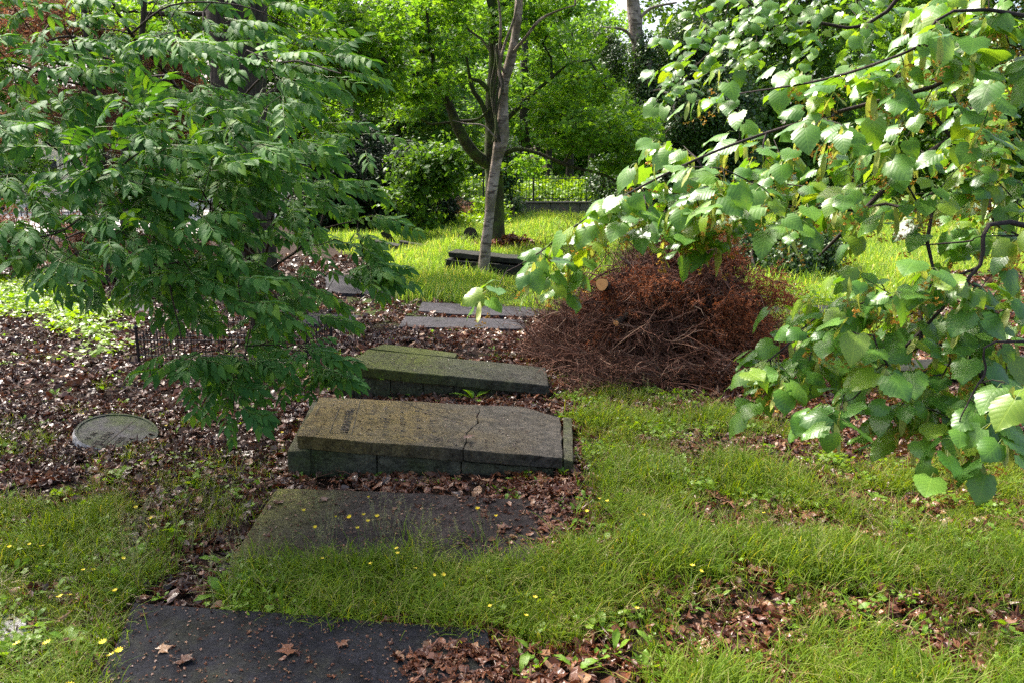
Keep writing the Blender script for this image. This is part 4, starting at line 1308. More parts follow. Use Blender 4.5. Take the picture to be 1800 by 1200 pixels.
# twin dark trunks with dead red-brown conifer foliage on the left
dt = thing('dead_conifer', 'twin-stemmed conifer with rusty dead foliage behind the ash leaves at far left', 'tree', G(205, 500))
for rows in ([(195, 506, 15.2, 20), (192, 440, 15.2, 17), (185, 340, 15.2, 15), (170, 200, 15.2, 13), (150, 40, 15.2, 10), (140, -80, 15.2, 6)],
             [(232, 508, 15.0, 24), (226, 430, 15.0, 19), (218, 330, 15.0, 17), (228, 200, 15.0, 14), (250, 60, 15.0, 11), (255, -80, 15.0, 6)],
             [(268, 506, 14.8, 14), (270, 440, 14.8, 11), (285, 350, 14.8, 9), (310, 230, 14.8, 6)]):
    limb_mesh(px_limb(rows), 'trunk', M['bark_dark'], dt, 8)
for q in range(10):
    a = (200 + rng.normal(0, 12), rng.uniform(80, 460)); s = rng.choice([-1, 1]); l = rng.uniform(60, 170)
    limb_mesh(px_limb([(a[0], a[1], 15.1, 6), (a[0] + s * l * .5, a[1] - l * .1, 14.9, 4), (a[0] + s * l, a[1] + l * .1, 14.7, 2)]), 'limb', M['bark_dark'], dt, 5)
pts = blob_points([pb(110, 200, 16, 140, 190, 1.2, 190), pb(330, 160, 16.5, 90, 160, 1.0, 80), pb(60, 420, 15.6, 140, 50, 1.0, 230), pb(300, 440, 15.5, 90, 40, 1.0, 90)], 38, .25)
n = len(pts)
scatter('dead_foliage', P_deadp[0], P_deadp[1], pts, euler_from(rng.uniform(0, 6.28, n), rng.normal(0, .4, n), rng.normal(0, .4, n)), rng.uniform(1.0, 1.7, n), dt)

# --- yellow-green trees in the middle distance
def simple_tree(name, label, px, D, wpx, blobs, pk, seed, mat, scl, group=None, lean=0, thin=0.0, nl=8):
    b = np.array([PD(px, 300, D)[0], D, 0]); s = D / FPX
    topz = max(bb[2] for bb in blobs)
    tr = [[b[0], D, -.05, wpx * s / 2 * 1.3], [b[0], D, .6, wpx * s / 2], [b[0] + lean * .3, D, topz * .4, wpx * s / 2 * .85], [b[0] + lean, D, topz * .8, wpx * s / 2 * .5], [b[0] + lean * 1.1, D, topz, wpx * s / 2 * .2]]
    return crown_tree(name, label, b, tr, mat, blobs, pk, seed, scl, group, nl=nl, k=9, thin=thin)
simple_tree('hanging_maple', 'yellow-green maple crown in the upper middle left of the big maple', 470, 16, 14,
    [pb(600, 40, 16, 120, 80, 1.2, 150), pb(560, 120, 16, 90, 60, 1.0, 80), pb(660, 130, 16.4, 70, 60, 1.0, 80), pb(480, 40, 16.5, 80, 60, 1.0, 70), pb(240, 60, 17, 110, 70, 1.2, 90), pb(560, 220, 17, 80, 40, 1.0, 60)],
    P_maple, 41, M['bark_dark'], (.7, 1.1), nl=12)
BG = 'trees beyond the park railing'
far = [
    (-12, 44, 20, 'pale leafy tree behind the house glimpse, furthest left of the far trees'),
    (280, 40, 22, 'leafy far tree behind the rusty conifer'),
    (520, 43, 20, 'leafy far tree between the huge trunk and the yew'),
    (700, 40, 20, 'leafy far tree above the yew'),
    (790, 58, 16, 'leafy far tree behind the left limb of the maple'),
    (1240, 40, 20, 'leafy far tree right of the white ivy-clad trunk'),
    (1400, 38, 22, 'leafy far tree behind the upper lime leaves'),
    (1600, 42, 22, 'leafy far tree at the right end of the meadow'),
    (1780, 38, 22, 'furthest right of the leafy far trees'),
    (1960, 42, 22, 'leafy far tree just outside the right edge')]
for k, (px, D, w, lab) in enumerate(far):
    sc = D / FPX
    bl = [pb(px, 40, D, 110, 130, 3.0, 330), pb(px - 60, 190, D - 1.5, 90, 80, 2.2, 170), pb(px + 60, 210, D - 1, 90, 80, 2.2, 170), pb(px, -110, D, 120, 110, 3.0, 130)]
    if px > 1200 or px < 300: bl.append(pb(px, 310, D - 2, 110, 50, 1.5, 150))
    simple_tree('leafy_tree', lab, px, D, w, bl, P_mid if k in (1, 3, 5, 6, 8) else P_far, 60 + k, M['bark_moss'], (1.0, 1.6), BG, thin=.02)
# park trees seen through the railing
simple_tree('park_tree', 'stout park tree with a thick right limb seen through the far railing', 922, 47, 23, [pb(925, 160, 47, 130, 80, 3.5, 170), pb(880, 240, 46, 60, 24, 2, 30), pb(1040, 60, 50, 90, 60, 2, 60), pb(930, 20, 50, 110, 90, 3, 90)], P_far, 81, M['bark_dark'], (1.1, 1.7))
lp = thing  # (kept short)
PARK = 'slim trunks in the park beyond the railing'
for k, (px, D, w, lab) in enumerate(((965, 60, 12, 'second trunk beyond the far railing, left of the blue car'), (1002, 56, 14, 'third trunk beyond the far railing, right of the blue car'), (1040, 62, 13, 'fourth trunk beyond the far railing'), (945, 68, 10, 'slimmest trunk beyond the far railing'))):
    simple_tree('park_tree', lab, px, D, w, [pb(px, 180, D, 90, 70, 3, 70), pb(px, 60, D + 3, 80, 60, 3, 40)], P_far, 85 + k, M['bark_dark'], (1.3, 2.0), PARK, nl=4)
# distant wood closing the view
r = np.random.default_rng(5)
n = 4600
x = r.uniform(-75, 75, n); y = r.uniform(74, 82, n) - .1 * np.abs(x); z = r.uniform(.2, 17, n)
keep = snoise(x, z, 0, .10, 9) > -.45 - .02 * z + (z > 13) * .3
x, y, z = x[keep], y[keep], z[keep]
px_ = proj(np.stack([x, y, z], 1))
gapm = ~(((px_[:, 0] > 1060) & (px_[:, 0] < 1220) & (px_[:, 1] < 130)) & (r.random(len(x)) < .95))
x, y, z = x[gapm], y[gapm], z[gapm]; n = len(x)
scatter('distant_wood', P_far[0], P_far[1], np.stack([x, y, z], 1), euler_from(r.uniform(0, 6.28, n), r.normal(0, .4, n), r.normal(0, .4, n)), r.uniform(2.4, 4.0, n))
# bright nettles beyond the railing and along the meadow edges
n = 900
x = r.uniform(-3, 9, n); y = r.uniform(37.5, 46, n)
scatter('nettle_bed', P_cover[0], P_cover[1], np.stack([x, y, r.uniform(0, 1.35, n)], 1), euler_from(r.uniform(0, 6.28, n), r.normal(0, .3, n), r.normal(0, .3, n)), r.uniform(3.5, 6, n))

# ================================================================== BRUSH PILE
def brush():
    base = G(1150, 625)
    t = thing('brush_pile', 'heap of cut dead conifer branches with rusty twigs and two sawn ends', 'brush pile', base)
    r = np.random.default_rng(44)
    bc = np.array([PD(1165, 560, 8.9)[0], 9.0, 0])
    RX, RY, RZ = 1.12, 1.0, 1.42
    def dome(a, e, s=1.0):
        return bc + s * np.array([RX * math.cos(a) * math.cos(e), RY * math.sin(a) * math.cos(e), RZ * math.sin(e)])
    # bowed branches over the heap
    for k in range(70):
        a0 = r.uniform(-math.pi, 0.2); a1 = a0 + r.uniform(.5, 1.8) * r.choice([-1, 1])
        e0 = r.uniform(.0, .5); e1 = r.uniform(.3, 1.2)
        s = r.uniform(.75, 1.05)
        pts = []
        for u in np.linspace(0, 1, 5):
            p = dome(a0 + (a1 - a0) * u, e0 + (e1 - e0) * u + .25 * math.sin(3.14 * u), s)
            p[2] = max(p[2], .02); pts.append([*(p + r.normal(0, .07, 3)), .015 * (1 - .75 * u) * r.uniform(.5, 1.2)])
            pts[-1][2] = max(pts[-1][2], .015)
        limb_mesh(np.array(pts), 'branch', M['twig_red'], t, 5, 12, .05)
    # thick sawn pieces
    for (px, py, D, rpx, dx, dy, dz, L) in ((1058, 500, 7.98, 12, .22, .95, -.30, .9), (1083, 568, 7.85, 6, .55, .8, .05, .8), (1180, 540, 8.3, 5, -.5, .8, .5, .9), (1235, 485, 8.4, 5, .6, .5, -.3, 1.0)):
        p = PD(px, py, D); rr = rpx * D / FPX
        q = p + np.array([dx, dy, dz]) * L
        mb = MB(); P = smoothpath(np.array([p, lerp(p, q, .5) + [0, 0, .05], q]), 8)
        mb.tube(P, np.linspace(rr, rr * .6, 8), 12, 0, False, .06)
        lg = mb.build('cut_branch', [M['bark_dark']], t, True)
        if rpx > 5.5:
            d = (p - P[1]); d /= np.linalg.norm(d)
            a = np.cross(d, [0, 0, 1.0]); a /= np.linalg.norm(a); b = np.cross(a, d)
            th = np.linspace(0, 6.283, 18, endpoint=False)
            ring = p + d * .003 + rr * .90 * (np.cos(th)[:, None] * a + np.sin(th)[:, None] * b) * (1 + .06 * np.sin(th * 3))[:, None]
            mb = MB(); mb.add(np.vstack([ring, p + d * .004]), [(i, (i + 1) % 18, 18) for i in range(18)])
            tt = NT('sawn_wood_rings'); vd = tt.n('ShaderNodeVectorMath'); vd.operation = 'DISTANCE'
            tt.l(tt.coord(), vd.inputs[0]); vd.inputs[1].default_value = tuple(p + a * rr * .15)
            wob_ = tt.noise(30, 4, .7, tt.coord())
            sn = tt.math('SINE', tt.math('ADD', tt.math('MULTIPLY', vd.outputs['Value'], 75.0 / rr), tt.math('MULTIPLY', wob_, 9.0)))
            cc = tt.ramp(tt.math('ADD', tt.math('MULTIPLY', sn, .5), .5), [(0, (.62, .26, .08)), (1, (.86, .46, .18))])
            cc = tt.mix(tt.ramp(tt.math('DIVIDE', vd.outputs['Value'], rr), [(.0, .55), (.25, 0.0)]), cc, (.42, .15, .05))
            cm = tt.done(tt.bsdf(cc, .75, wob_, .4, .004, .2))
            f = mb.build('sawn_face', [cm], lg); f['label'] = 'fresh orange sawn face'
    # a few thick limbs poking out
    for k in range(13):
        a = r.uniform(-2.9, .1); p = dome(a, r.uniform(.05, .6), .45); q = dome(a + r.normal(0, .5), r.uniform(.1, .9), r.uniform(1.02, 1.22))
        m = lerp(p, q, .55) + r.normal(0, .09, 3); q[2] *= .8; rr = r.uniform(.012, .026)
        limb_mesh(np.array([[*p, rr], [*m, rr * .8], [*q, rr * .4]]), 'limb', M['bark_moss'] if k % 3 else M['bark_pale'], t, 6, None, .1)
    # dead thin twigs: curved, in the hundreds of thousands seen as one tangle
    def sprig(i):
        rnd = np.random.default_rng(2000 + i); mb = MB()
        for q in range(9):
            L = rnd.uniform(.18, .5); d = np.array([1, rnd.normal(0, .5), rnd.normal(0, .35)]); d /= np.linalg.norm(d)
            c = rnd.normal(0, .28, 3); p = [rnd.normal(0, .05, 3)]
            for s in range(6):
                d = d + c * .22; d /= np.linalg.norm(d); p.append(p[-1] + d * L / 6)
            mb.tube(p, np.linspace(.0045, .0015, 7) * rnd.uniform(.6, 1.3), 3, 0)
            for s in (2, 3, 4, 5):
                e = p[s] + (d + rnd.normal(0, .7, 3)) * L * .2
                mb.tube([p[s], (p[s] + e) / 2 + rnd.normal(0, .01, 3), e], [.002, .0016, .001], 3, 0)
        return mb
    P_sprig = mk('sprig', 8, sprig, [M['twig_red']])
    n = 1650
    a = r.uniform(-math.pi, math.pi, n); e = np.arcsin(r.random(n)) ; s = r.uniform(.50, 1.06, n) ** .6
    lob = 1 + .40 * snoise(a, e, 0, .38, 3)
    P = bc + (s * lob)[:, None] * np.stack([RX * np.cos(a) * np.cos(e), RY * np.sin(a) * np.cos(e), RZ * np.sin(e)], 1)
    cave = (np.abs(P[:, 0] - (bc[0] + .02)) < .46) & (P[:, 1] < bc[1] - .10) & (P[:, 2] < .42)
    P = P[~cave]; n = len(P)
    P[:, 2] *= 1 - .50 * np.clip((bc[0] + .15 - P[:, 0]) / RX, 0, 1) ** 1.2 - .35 * np.clip((P[:, 0] - bc[0] - .55) / RX, 0, 1)
    P[:, 2] = np.maximum(P[:, 2], .03)
    ang = np.arctan2(P[:, 1] - bc[1], P[:, 0] - bc[0])
    tang = ang + np.pi / 2 * r.choice([-1, 1], n) + r.normal(0, .9, n)
    scatter('twigs', P_sprig[0], P_sprig[1], P, euler_from(tang, r.normal(0, .5, n), r.normal(.2, .5, n)), r.uniform(.6, 1.55, n), t)
    # side sprays trailing out on the ground
    n = 420
    x = r.uniform(G(985, 600)[0], G(1400, 640)[0], n); y = r.uniform(7.4, 9.2, n)
    z = r.uniform(.02, .28, n)
    kp = ~((np.abs(x - bc[0] - .02) < .5) & (y > 7.75))
    x, y, z = x[kp], y[kp], z[kp]; n = len(x)
    scatter('trailing_twigs', P_sprig[0], P_sprig[1], np.stack([x, y, z], 1), euler_from(r.uniform(0, 6.28, n), r.normal(0, .2, n), r.normal(0, .15, n)), r.uniform(.6, 1.2, n), t)
    # rusty needles
    pts = blob_points([(bc[0] + .42, 8.75, 1.12, .50, .4, .42, 150), (bc[0] + .45, 8.05, .45, .5, .3, .35, 120), (bc[0] + .95, 8.5, .6, .45, .4, .5, 90), (bc[0] + .75, 7.6, .12, .7, .25, .1, 70), (bc[0] - .5, 8.3, .5, .8, .5, .5, 70), (bc[0] + .1, 8.2, .9, .9, .5, .3, 60)], 45, -.1, 1.5)
    n = len(pts)
    scatter('rusty_needles', P_dead[0], P_dead[1], pts, euler_from(r.uniform(0, 6.28, n), r.normal(0, .6, n), r.normal(0, .6, n)), r.uniform(.35, .7, n), t)
    # bare upright twiglets standing out of the top left
    mb = MB()
    for q in range(60):
        p0 = PD(r.uniform(955, 1330), r.uniform(430, 480), 8.9); l = r.uniform(.2, .5)
        d = np.array([r.normal(0, .4), r.normal(0, .3), 1.0]); p = [p0 - d * .2, p0 + d * l * .5, p0 + d * l + r.normal(0, .06, 3)]
        mb.tube(p, [.005, .003, .001], 3, 0)
        for s in range(3):
            b = lerp(p[1], p[2], s / 3); mb.tube([b, b + (d * .3 + r.normal(0, .35, 3)) * .3], [.002, .0008], 3, 0)
    mb.build('upright_twigs', [M['twig_red']], t, True, 'stuff')
brush()
# loose sticks beside the heap
for k, (rows, lab) in enumerate(([[(925, 632, 7.9, 5), (985, 624, 8.0, 6), (1010, 632, 7.95, 4)], 'pale orange stick on the litter left of the brush pile'],
                                 [[(1085, 628, 8.0, 5), (1110, 622, 8.05, 5), (1135, 612, 8.1, 4)], 'bent bare stick under the brush pile front'],
                                 [[(1190, 650, 7.6, 5), (1215, 668, 7.4, 5), (1225, 676, 7.3, 4)], 'short grey stick in front of the brush pile'])):
    P = np.array([[*G(a, b, .03), w * 7.9 / FPX / 2] for a, b, D, w in rows])
    S = smoothpath(P, 10); mb = MB(); mb.tube(S[:, :3], S[:, 3], 6, 0, True, .1)
    tag(mb.build('fallen_stick', [M['cut'] if k == 0 else M['twig_red']], None, True), lab, 'stick')

# leaf and twig heaps by the maple foot
for (px, py, w, lab) in ((905, 442, 1.0, 'brown leaf and twig heap right of the maple foot'), (838, 440, .62, 'small brown leaf heap left of the maple foot')):
    c = G(px, py); n = int(330 * w); r = np.random.default_rng(px)
    a = r.uniform(0, 6.28, n); q = np.sqrt(r.random(n))
    P = np.stack([c[0] + w * q * np.cos(a), c[1] + .5 * q * np.sin(a), .45 * w * (1 - q ** 2) * r.random(n)], 1)
    o = scatter('leaf_heap', P_rust[0], P_rust[1], P, euler_from(r.uniform(0, 6.28, n), r.normal(0, .5, n), r.normal(0, .5, n)), r.uniform(2, 3.6, n)); o['label'] = lab

# ================================================================== LEAVES ON THE GROUND, GRASS, WEEDS
def put(name, pk, x, y, z, tilt, smin, smax, n=None, keep=None):
    n = len(x)
    P = np.stack([x, y, z], 1)
    return scatter(name, pk[0], pk[1], P, euler_from(rng.uniform(0, 6.28, n), rng.normal(0, tilt, n), rng.normal(0, tilt, n)), rng.uniform(smin, smax, n))

def litter():
    xs, ys, zs, ss = [], [], [], []
    for (n, d0, d1, s0, s1) in ((52000, 2.5, 7.2, .40, 1.10), (30000, 7.2, 12.5, .6, 1.4), (12000, 12.5, 20, 1.2, 2.2)):
        x, y = view_points(n, d0, d1)
        g = grass_density(x, y)
        m = rng.random(n) > g * .80
        xx, yy = warp(x, y, .15)
        m &= ~inpoly(xx, yy, R_GC) | (rng.random(n) < .03)
        m &= ~inpoly(xx, yy, R_GD) | (rng.random(n) < .3)
        m &= clear_of(x, y)
        cl = snoise(x, y, 0, 1.3, 17)
        m &= rng.random(n) < np.clip(.85 + cl, .25, 1)
        x, y = x[m], y[m]
        xs.append(x); ys.append(y); zs.append(rng.uniform(.0, .028, len(x)) + .01 * (d0 > 7)); ss.append(rng.uniform(s0, s1, len(x)))
    x = np.concatenate(xs); y = np.concatenate(ys); z = np.concatenate(zs); s = np.concatenate(ss)
    # rusty ones lie near the stones, greyish ones to the left
    p_r = 1 / (1 + np.exp(-(x + 1.1) * 1.7)) * .68 + .15
    p_r = np.where(y < 5.4, p_r + .25, p_r)
    red = rng.random(len(x)) < p_r
    for nm, pk, m in (('fallen_leaves', P_litter, ~red), ('rusty_fallen_leaves', P_rust, red)):
        n = m.sum()
        scatter(nm, pk[0], pk[1], np.stack([x[m], y[m], z[m]], 1), euler_from(rng.uniform(0, 6.28, n), rng.normal(0, .38, n), rng.normal(0, .38, n)), s[m])
litter()

def on_stones():
    """bits lying on the slabs"""
    X, Y, Z, S = [], [], [], []
    def area(px, n, z, s0, s1):
        poly = np.array([G(a, b, z)[:2] for a, b in px]); lo, hi = poly.min(0), poly.max(0)
        x = rng.uniform(lo[0], hi[0], n); y = rng.uniform(lo[1], hi[1], n); m = inpoly(x, y, poly)
        X.append(x[m]); Y.append(y[m]); Z.append(np.full(m.sum(), z + .006)); S.append(rng.uniform(s0, s1, m.sum()))
    near = [(110, 1330), (236, 1060), (856, 1106), (890, 1330)]; flat = [(414, 968), (486, 860), (982, 882), (1004, 978)]
    area(near, 1500, .045, .06, .22); area(near, 26, .045, .3, .6); area(flat, 1000, .045, .07, .28); area(flat, 16, .045, .4, .7); area([(690, 1150), (800, 1120), (900, 1160), (900, 1330), (640, 1330), (720, 1200)], 460, .050, .4, .85)
    area([(800, 870), (982, 882), (1004, 978), (850, 975)], 160, .048, .2, .75)
    area([(930, 870), (1000, 880), (1030, 990), (960, 990)], 160, .05, .4, .9)
    x, y, z, s = map(np.concatenate, (X, Y, Z, S)); n = len(x)
    scatter('leaf_scraps', P_rust[0], P_rust[1], np.stack([x, y, z], 1), euler_from(rng.uniform(0, 6.28, n), rng.normal(0, .2, n), rng.normal(0, .2, n)), s)
    # seeds and crumbs on the raised covers
    P, S = [], []
    for f, k in ((fA, 520), (fB, 300)):
        for q in range(k):
            P.append(f(rng.uniform(.03, .97), rng.uniform(.05, .93), .006)); S.append(rng.uniform(.07, .24))
    n = len(P)
    scatter('seed_crumbs', P_litter[0], P_litter[1], np.array(P), euler_from(rng.uniform(0, 6.28, n), rng.normal(0, .3, n), rng.normal(0, .3, n)), np.array(S))
on_stones()

def twigs():
    x, y = view_points(1500, 2.7, 12); m = clear_of(x, y) & (rng.random(len(x)) > grass_density(x, y) * .8)
    put('ground_twigs', P_twig, x[m], y[m], np.full(m.sum(), .02), .08, .5, 1.2)
twigs()

def grass():
    for (nm, n, d0, d1, s0, s1) in (('grass', 16000, 2.4, 4.8, .7, 1.2), ('grass', 17000, 4.8, 8.2, .75, 1.25)):
        x, y = view_points(n, d0, d1)
        d = grass_density(x, y)
        m = (rng.random(n) < d) & clear_of(x, y)
        x, y = x[m], y[m]
        s = rng.uniform(s0, s1, len(x)) * np.clip(.75 + .5 * snoise(x, y, 0, .7, 4), .5, 1.3)
        k = len(x)
        scatter(nm, P_grass[0], P_grass[1], np.stack([x, y, np.full(k, -.012)], 1), euler_from(rng.uniform(0, 6.28, k), rng.normal(0, .12, k), rng.normal(0, .12, k)), s)
    # sparse blades through the litter
    x, y = view_points(2600, 2.6, 9); m = clear_of(x, y) & (snoise(x, y, 0, .6, 91) > .25); x, y = x[m], y[m]; k = len(x)
    scatter('sparse_grass', P_grass[0], P_grass[1], np.stack([x, y, np.full(k, -.01)], 1), euler_from(rng.uniform(0, 6.28, k), rng.normal(0, .2, k), rng.normal(0, .2, k)), rng.uniform(.3, .7, k))
    # far meadow
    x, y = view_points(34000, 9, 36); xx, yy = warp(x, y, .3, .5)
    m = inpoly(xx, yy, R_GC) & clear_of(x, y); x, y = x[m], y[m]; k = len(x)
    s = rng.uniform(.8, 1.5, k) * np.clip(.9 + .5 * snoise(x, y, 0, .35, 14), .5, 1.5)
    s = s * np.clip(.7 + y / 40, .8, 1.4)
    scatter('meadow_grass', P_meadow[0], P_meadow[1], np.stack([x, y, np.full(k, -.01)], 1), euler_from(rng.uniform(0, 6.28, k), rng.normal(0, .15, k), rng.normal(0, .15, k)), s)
    x, y = view_points(3800, 2.6, 5.2); xx, yy = warp(x, y, .05, 2)
    m = inpoly(xx, yy, R_STRIP) | (inpoly(xx, yy, R_GA) & (snoise(x, y, 0, 1.4, 61) > .55)) | (inpoly(xx, yy, R_GB) & (snoise(x, y, 0, 1.4, 62) > .15))
    m &= clear_of(x, y, .06); x, y = x[m], y[m]; k = len(x)
    scatter('long_grass', P_long[0], P_long[1], np.stack([x, y, np.full(k, -.01)], 1), euler_from(rng.uniform(0, 6.28, k), rng.normal(0, .15, k), rng.normal(0, .15, k)), rng.uniform(.7, 1.15, k))
    # clover and other small leaves in the sward
    x, y = view_points(16000, 2.5, 8.5); m = (rng.random(len(x)) < grass_density(x, y) * .7) & clear_of(x, y) & (~inpoly(x, y, R_STRIP) | (rng.random(len(x)) < .4)) & (snoise(x, y, 0, 1.1, 63) > -.2); x, y = x[m], y[m]; k = len(x)
    scatter('clover', P_cover[0], P_cover[1], np.stack([x, y, np.full(k, 0)], 1), euler_from(rng.uniform(0, 6.28, k), rng.normal(0, .2, k), rng.normal(0, .2, k)), rng.uniform(.35, .9, k))
    # straw
    x, y = view_points(2500, 2.5, 8.0); m = (rng.random(len(x)) < grass_density(x, y)) & clear_of(x, y); x, y = x[m], y[m]; k = len(x)
    scatter('dry_straw', P_straw[0], P_straw[1], np.stack([x, y, rng.uniform(0, .05, k)], 1), euler_from(rng.uniform(0, 6.28, k), rng.normal(0, .3, k), rng.normal(0, .3, k)), rng.uniform(.5, 1.0, k))
    # seed heads
    x, y = view_points(900, 2.8, 7.5); m = (rng.random(len(x)) < grass_density(x, y) * .5) & (snoise(x, y, 0, .5, 8) > -.1)
    x, y = x[m], y[m]
    c = [G(a, b) for a, b in ((340, 900), (320, 950), (560, 960), (700, 950), (1190, 850), (1180, 800), (800, 960), (240, 1000))]
    for q in c:
        x = np.r_[x, q[0] + rng.normal(0, .22, 5)]; y = np.r_[y, q[1] + rng.normal(0, .12, 5)]
    k = len(x)
    scatter('grass_seed_heads', P_seed[0], P_seed[1], np.stack([x, y, np.full(k, -.01)], 1), euler_from(rng.uniform(0, 6.28, k), rng.normal(0, .15, k), rng.normal(0, .15, k)), rng.uniform(.7, 1.1, k))
grass()

def cover():
    x, y = view_points(14000, 6, 24); xx, yy = warp(x, y, .3, .5)
    m = inpoly(xx, yy, R_GD)
    e = inpoly(xx, yy, gpoly([(80, 560), (250, 540), (250, 640), (80, 660)])) & (rng.random(len(x)) < .25)
    e |= inpoly(xx, yy, gpoly([(1300, 500), (1420, 490), (1560, 520), (1560, 545), (1320, 545)]))
    m = (m | e) & clear_of(x, y); x, y = x[m], y[m]; k = len(x)
    scatter('ground_ivy', P_cover[0], P_cover[1], np.stack([x, y, np.full(k, 0)], 1), euler_from(rng.uniform(0, 6.28, k), rng.normal(0, .15, k), rng.normal(0, .15, k)), rng.uniform(.9, 1.8, k))
    x, y = view_points(2600, 2.7, 11); d = snoise(x, y, 0, .8, 55)
    m = clear_of(x, y) & (d > -.05); x, y = x[m], y[m]; k = len(x)
    scatter('small_weeds', P_weed[0], P_weed[1], np.stack([x, y, np.full(k, 0)], 1), euler_from(rng.uniform(0, 6.28, k), rng.normal(0, .15, k), rng.normal(0, .15, k)), rng.uniform(.3, .8, k))
cover()

ORD = ['leftmost', 'second from the left', 'third from the left', 'fourth from the left', 'fifth from the left', 'sixth from the left', 'seventh from the left', 'eighth from the left', 'ninth from the left', 'tenth from the left',
       '11th from the left', '12th from the left', '13th from the left', '14th from the left', '15th from the left', '16th from the left', '17th from the left', '18th from the left', '19th from the left', '20th from the left']
def ordinal(pts, q): return ORD[sorted(pts).index(q)]
# individual bigger weeds
weed_me = []
for i in range(6):
    mb = weedlet(40 + i, True); weed_me.append(mb.mesh('broadleaf_weed', [M['weed']], True))
WG = [('fresh broadleaf weed at the right end of the cracked tomb', [(905, 845), (920, 838), (985, 812), (990, 836), (945, 850)], .9),
      ('broadleaf weed with pale upright leaves in the narrow gap between the two raised tombs', [(832, 703)], 2.3),
      ('darker low weed in the gap between the raised tombs', [(805, 703), (725, 700)], .8),
      ('little weed growing from the joint under the green cover slab', [(672, 668)], .55),
      ('broadleaf weed at the left end of the grass strip', [(390, 1050), (420, 1040), (450, 1030), (412, 1000), (388, 990)], 1.25),
      ('broadleaf weed in the bottom left grass', [(100, 1040), (205, 1045), (60, 1090), (235, 1110), (30, 1010), (120, 1130)], 1.1),
      ('light green weed on the litter right of the flat lichened slab', [(1010, 905), (1040, 930), (1000, 930), (1060, 960), (1035, 985), (1110, 930), (1030, 880), (1090, 880), (1015, 1000), (1070, 900)], 1.0),
      ('weed between leaves along the bottom middle of the photo', [(935, 1150), (945, 1180), (1080, 1150), (1145, 1140), (1010, 1175), (1130, 1180), (915, 1190), (1060, 1110)], 1.15),
      ('weed in the short grass at right foreground', [(1540, 880), (1560, 915), (1590, 905), (1360, 960), (1500, 1080), (1620, 1120), (1265, 1050), (1400, 1170)], 1.0),
      ('small weed sprouting along the front base of the cracked tomb', [(525, 842), (560, 838), (600, 842), (655, 845), (700, 848), (770, 852), (800, 845)], .55),
      ('small weed in the litter behind the raised tombs', [(760, 585), (800, 580), (850, 600), (915, 600), (890, 575), (975, 620)], .6),
      ('yellowish weed in the litter left of the cracked tomb', [(440, 740), (480, 750), (350, 740), (310, 760), (470, 700), (230, 800)], .7)]
for lab, pts, sc in WG:
    for a, b in pts:
        o = bpy.data.objects.new('broadleaf_weed', weed_me[random.randrange(6)]); C.objects.link(o)
        z = 0.0
        p = G(a, b, z)
        if lab.startswith('little weed'): p = np.array([c0[0] + .27, c0[1] - .05, .19])
        o.location = tuple(p); o.rotation_euler = (random.gauss(0, .1), random.gauss(0, .1), random.uniform(0, 6.28)); s = .62 * sc * random.uniform(.8, 1.25); o.scale = (s, s, s)
        tag(o, lab if len(pts) == 1 else lab + ', ' + ordinal(pts, (a, b)), 'weed', (lab + ' patch') if len(pts) > 1 else None)

# yellow flowers
def flower_mesh(i):
    rnd = np.random.default_rng(3000 + i); mb = MB()
    h = rnd.uniform(.12, .22); e = np.array([rnd.normal(0, .03), rnd.normal(0, .03), h])
    mb.tube([[0, 0, 0], e * .5 + [rnd.normal(0, .01), 0, 0], e], [.0016, .0013, .0012], 4, 1)
    for q in range(9):
        V, F, UV = blade_leaf(.019, .0042, strap, 3, 2, .1, -.15)
        mb.add(V @ (rotm(0, 0, q * .698) @ rotm(.35, 0, 0)).T + e, F, 0, UV)
    return mb.mesh('yellow_flower', [M['flower'], M['green_twig']])
fl = [flower_mesh(i) for i in range(5)]
FG = [('small yellow flower over the flat lichened slab', 45 * 0 + .0, [(571, 905), (577, 912), (585, 903), (655, 912), (670, 905), (680, 908), (660, 918), (637, 898), (645, 898), (565, 985), (635, 995), (655, 990), (737, 990), (725, 975), (695, 985), (780, 1000), (870, 915), (883, 910), (790, 1030), (745, 1020)]),
      ('small yellow flower in the left foreground grass', 0, [(58, 972), (72, 964), (22, 970), (140, 1005), (150, 1003), (207, 998), (10, 1062), (92, 1048), (105, 1046), (140, 1035), (255, 890), (275, 895), (283, 850), (298, 850), (190, 1050)]),
      ('larger yellow flower beside the left edge of the nearest slab', 0, [(205, 1165), (220, 1145), (93, 1180), (98, 1200), (185, 1152), (35, 1125)]),
      ('small yellow flower on the litter right of the cracked tomb', 0, [(1005, 880), (1045, 900), (1070, 895), (1115, 895), (1085, 885), (880, 1080), (1200, 1005), (1205, 1015), (955, 1075), (920, 1085), (1135, 1100), (1355, 915)]),
      ('small yellow flower in the litter near the round gravestone', 0, [(150, 725), (185, 842), (310, 755), (480, 765), (260, 770), (150, 860)])]
for lab, z, pts in FG:
    for a, b in pts:
        o = bpy.data.objects.new('yellow_flower', fl[random.randrange(5)]); C.objects.link(o)
        s = 1.0 if lab.startswith('larger') else random.uniform(.6, .85)
        # the head is what shows at (a, b): stem goes down to the ground from there
        tall = 2.1 if (lab.startswith('small yellow flower over') and b < 960) else 1.0
        p = G(a, b, .15 * s * tall) + np.array([random.gauss(0, .02), random.gauss(0, .03), 0]); o.location = (p[0], p[1], 0); o.rotation_euler = (random.gauss(.12, .22), random.gauss(0, .22), random.uniform(0, 6.28)); o.scale = (s, s, s * tall)
        tag(o, lab + ', ' + ordinal(pts, (a, b)), 'flower', lab + ' patch')
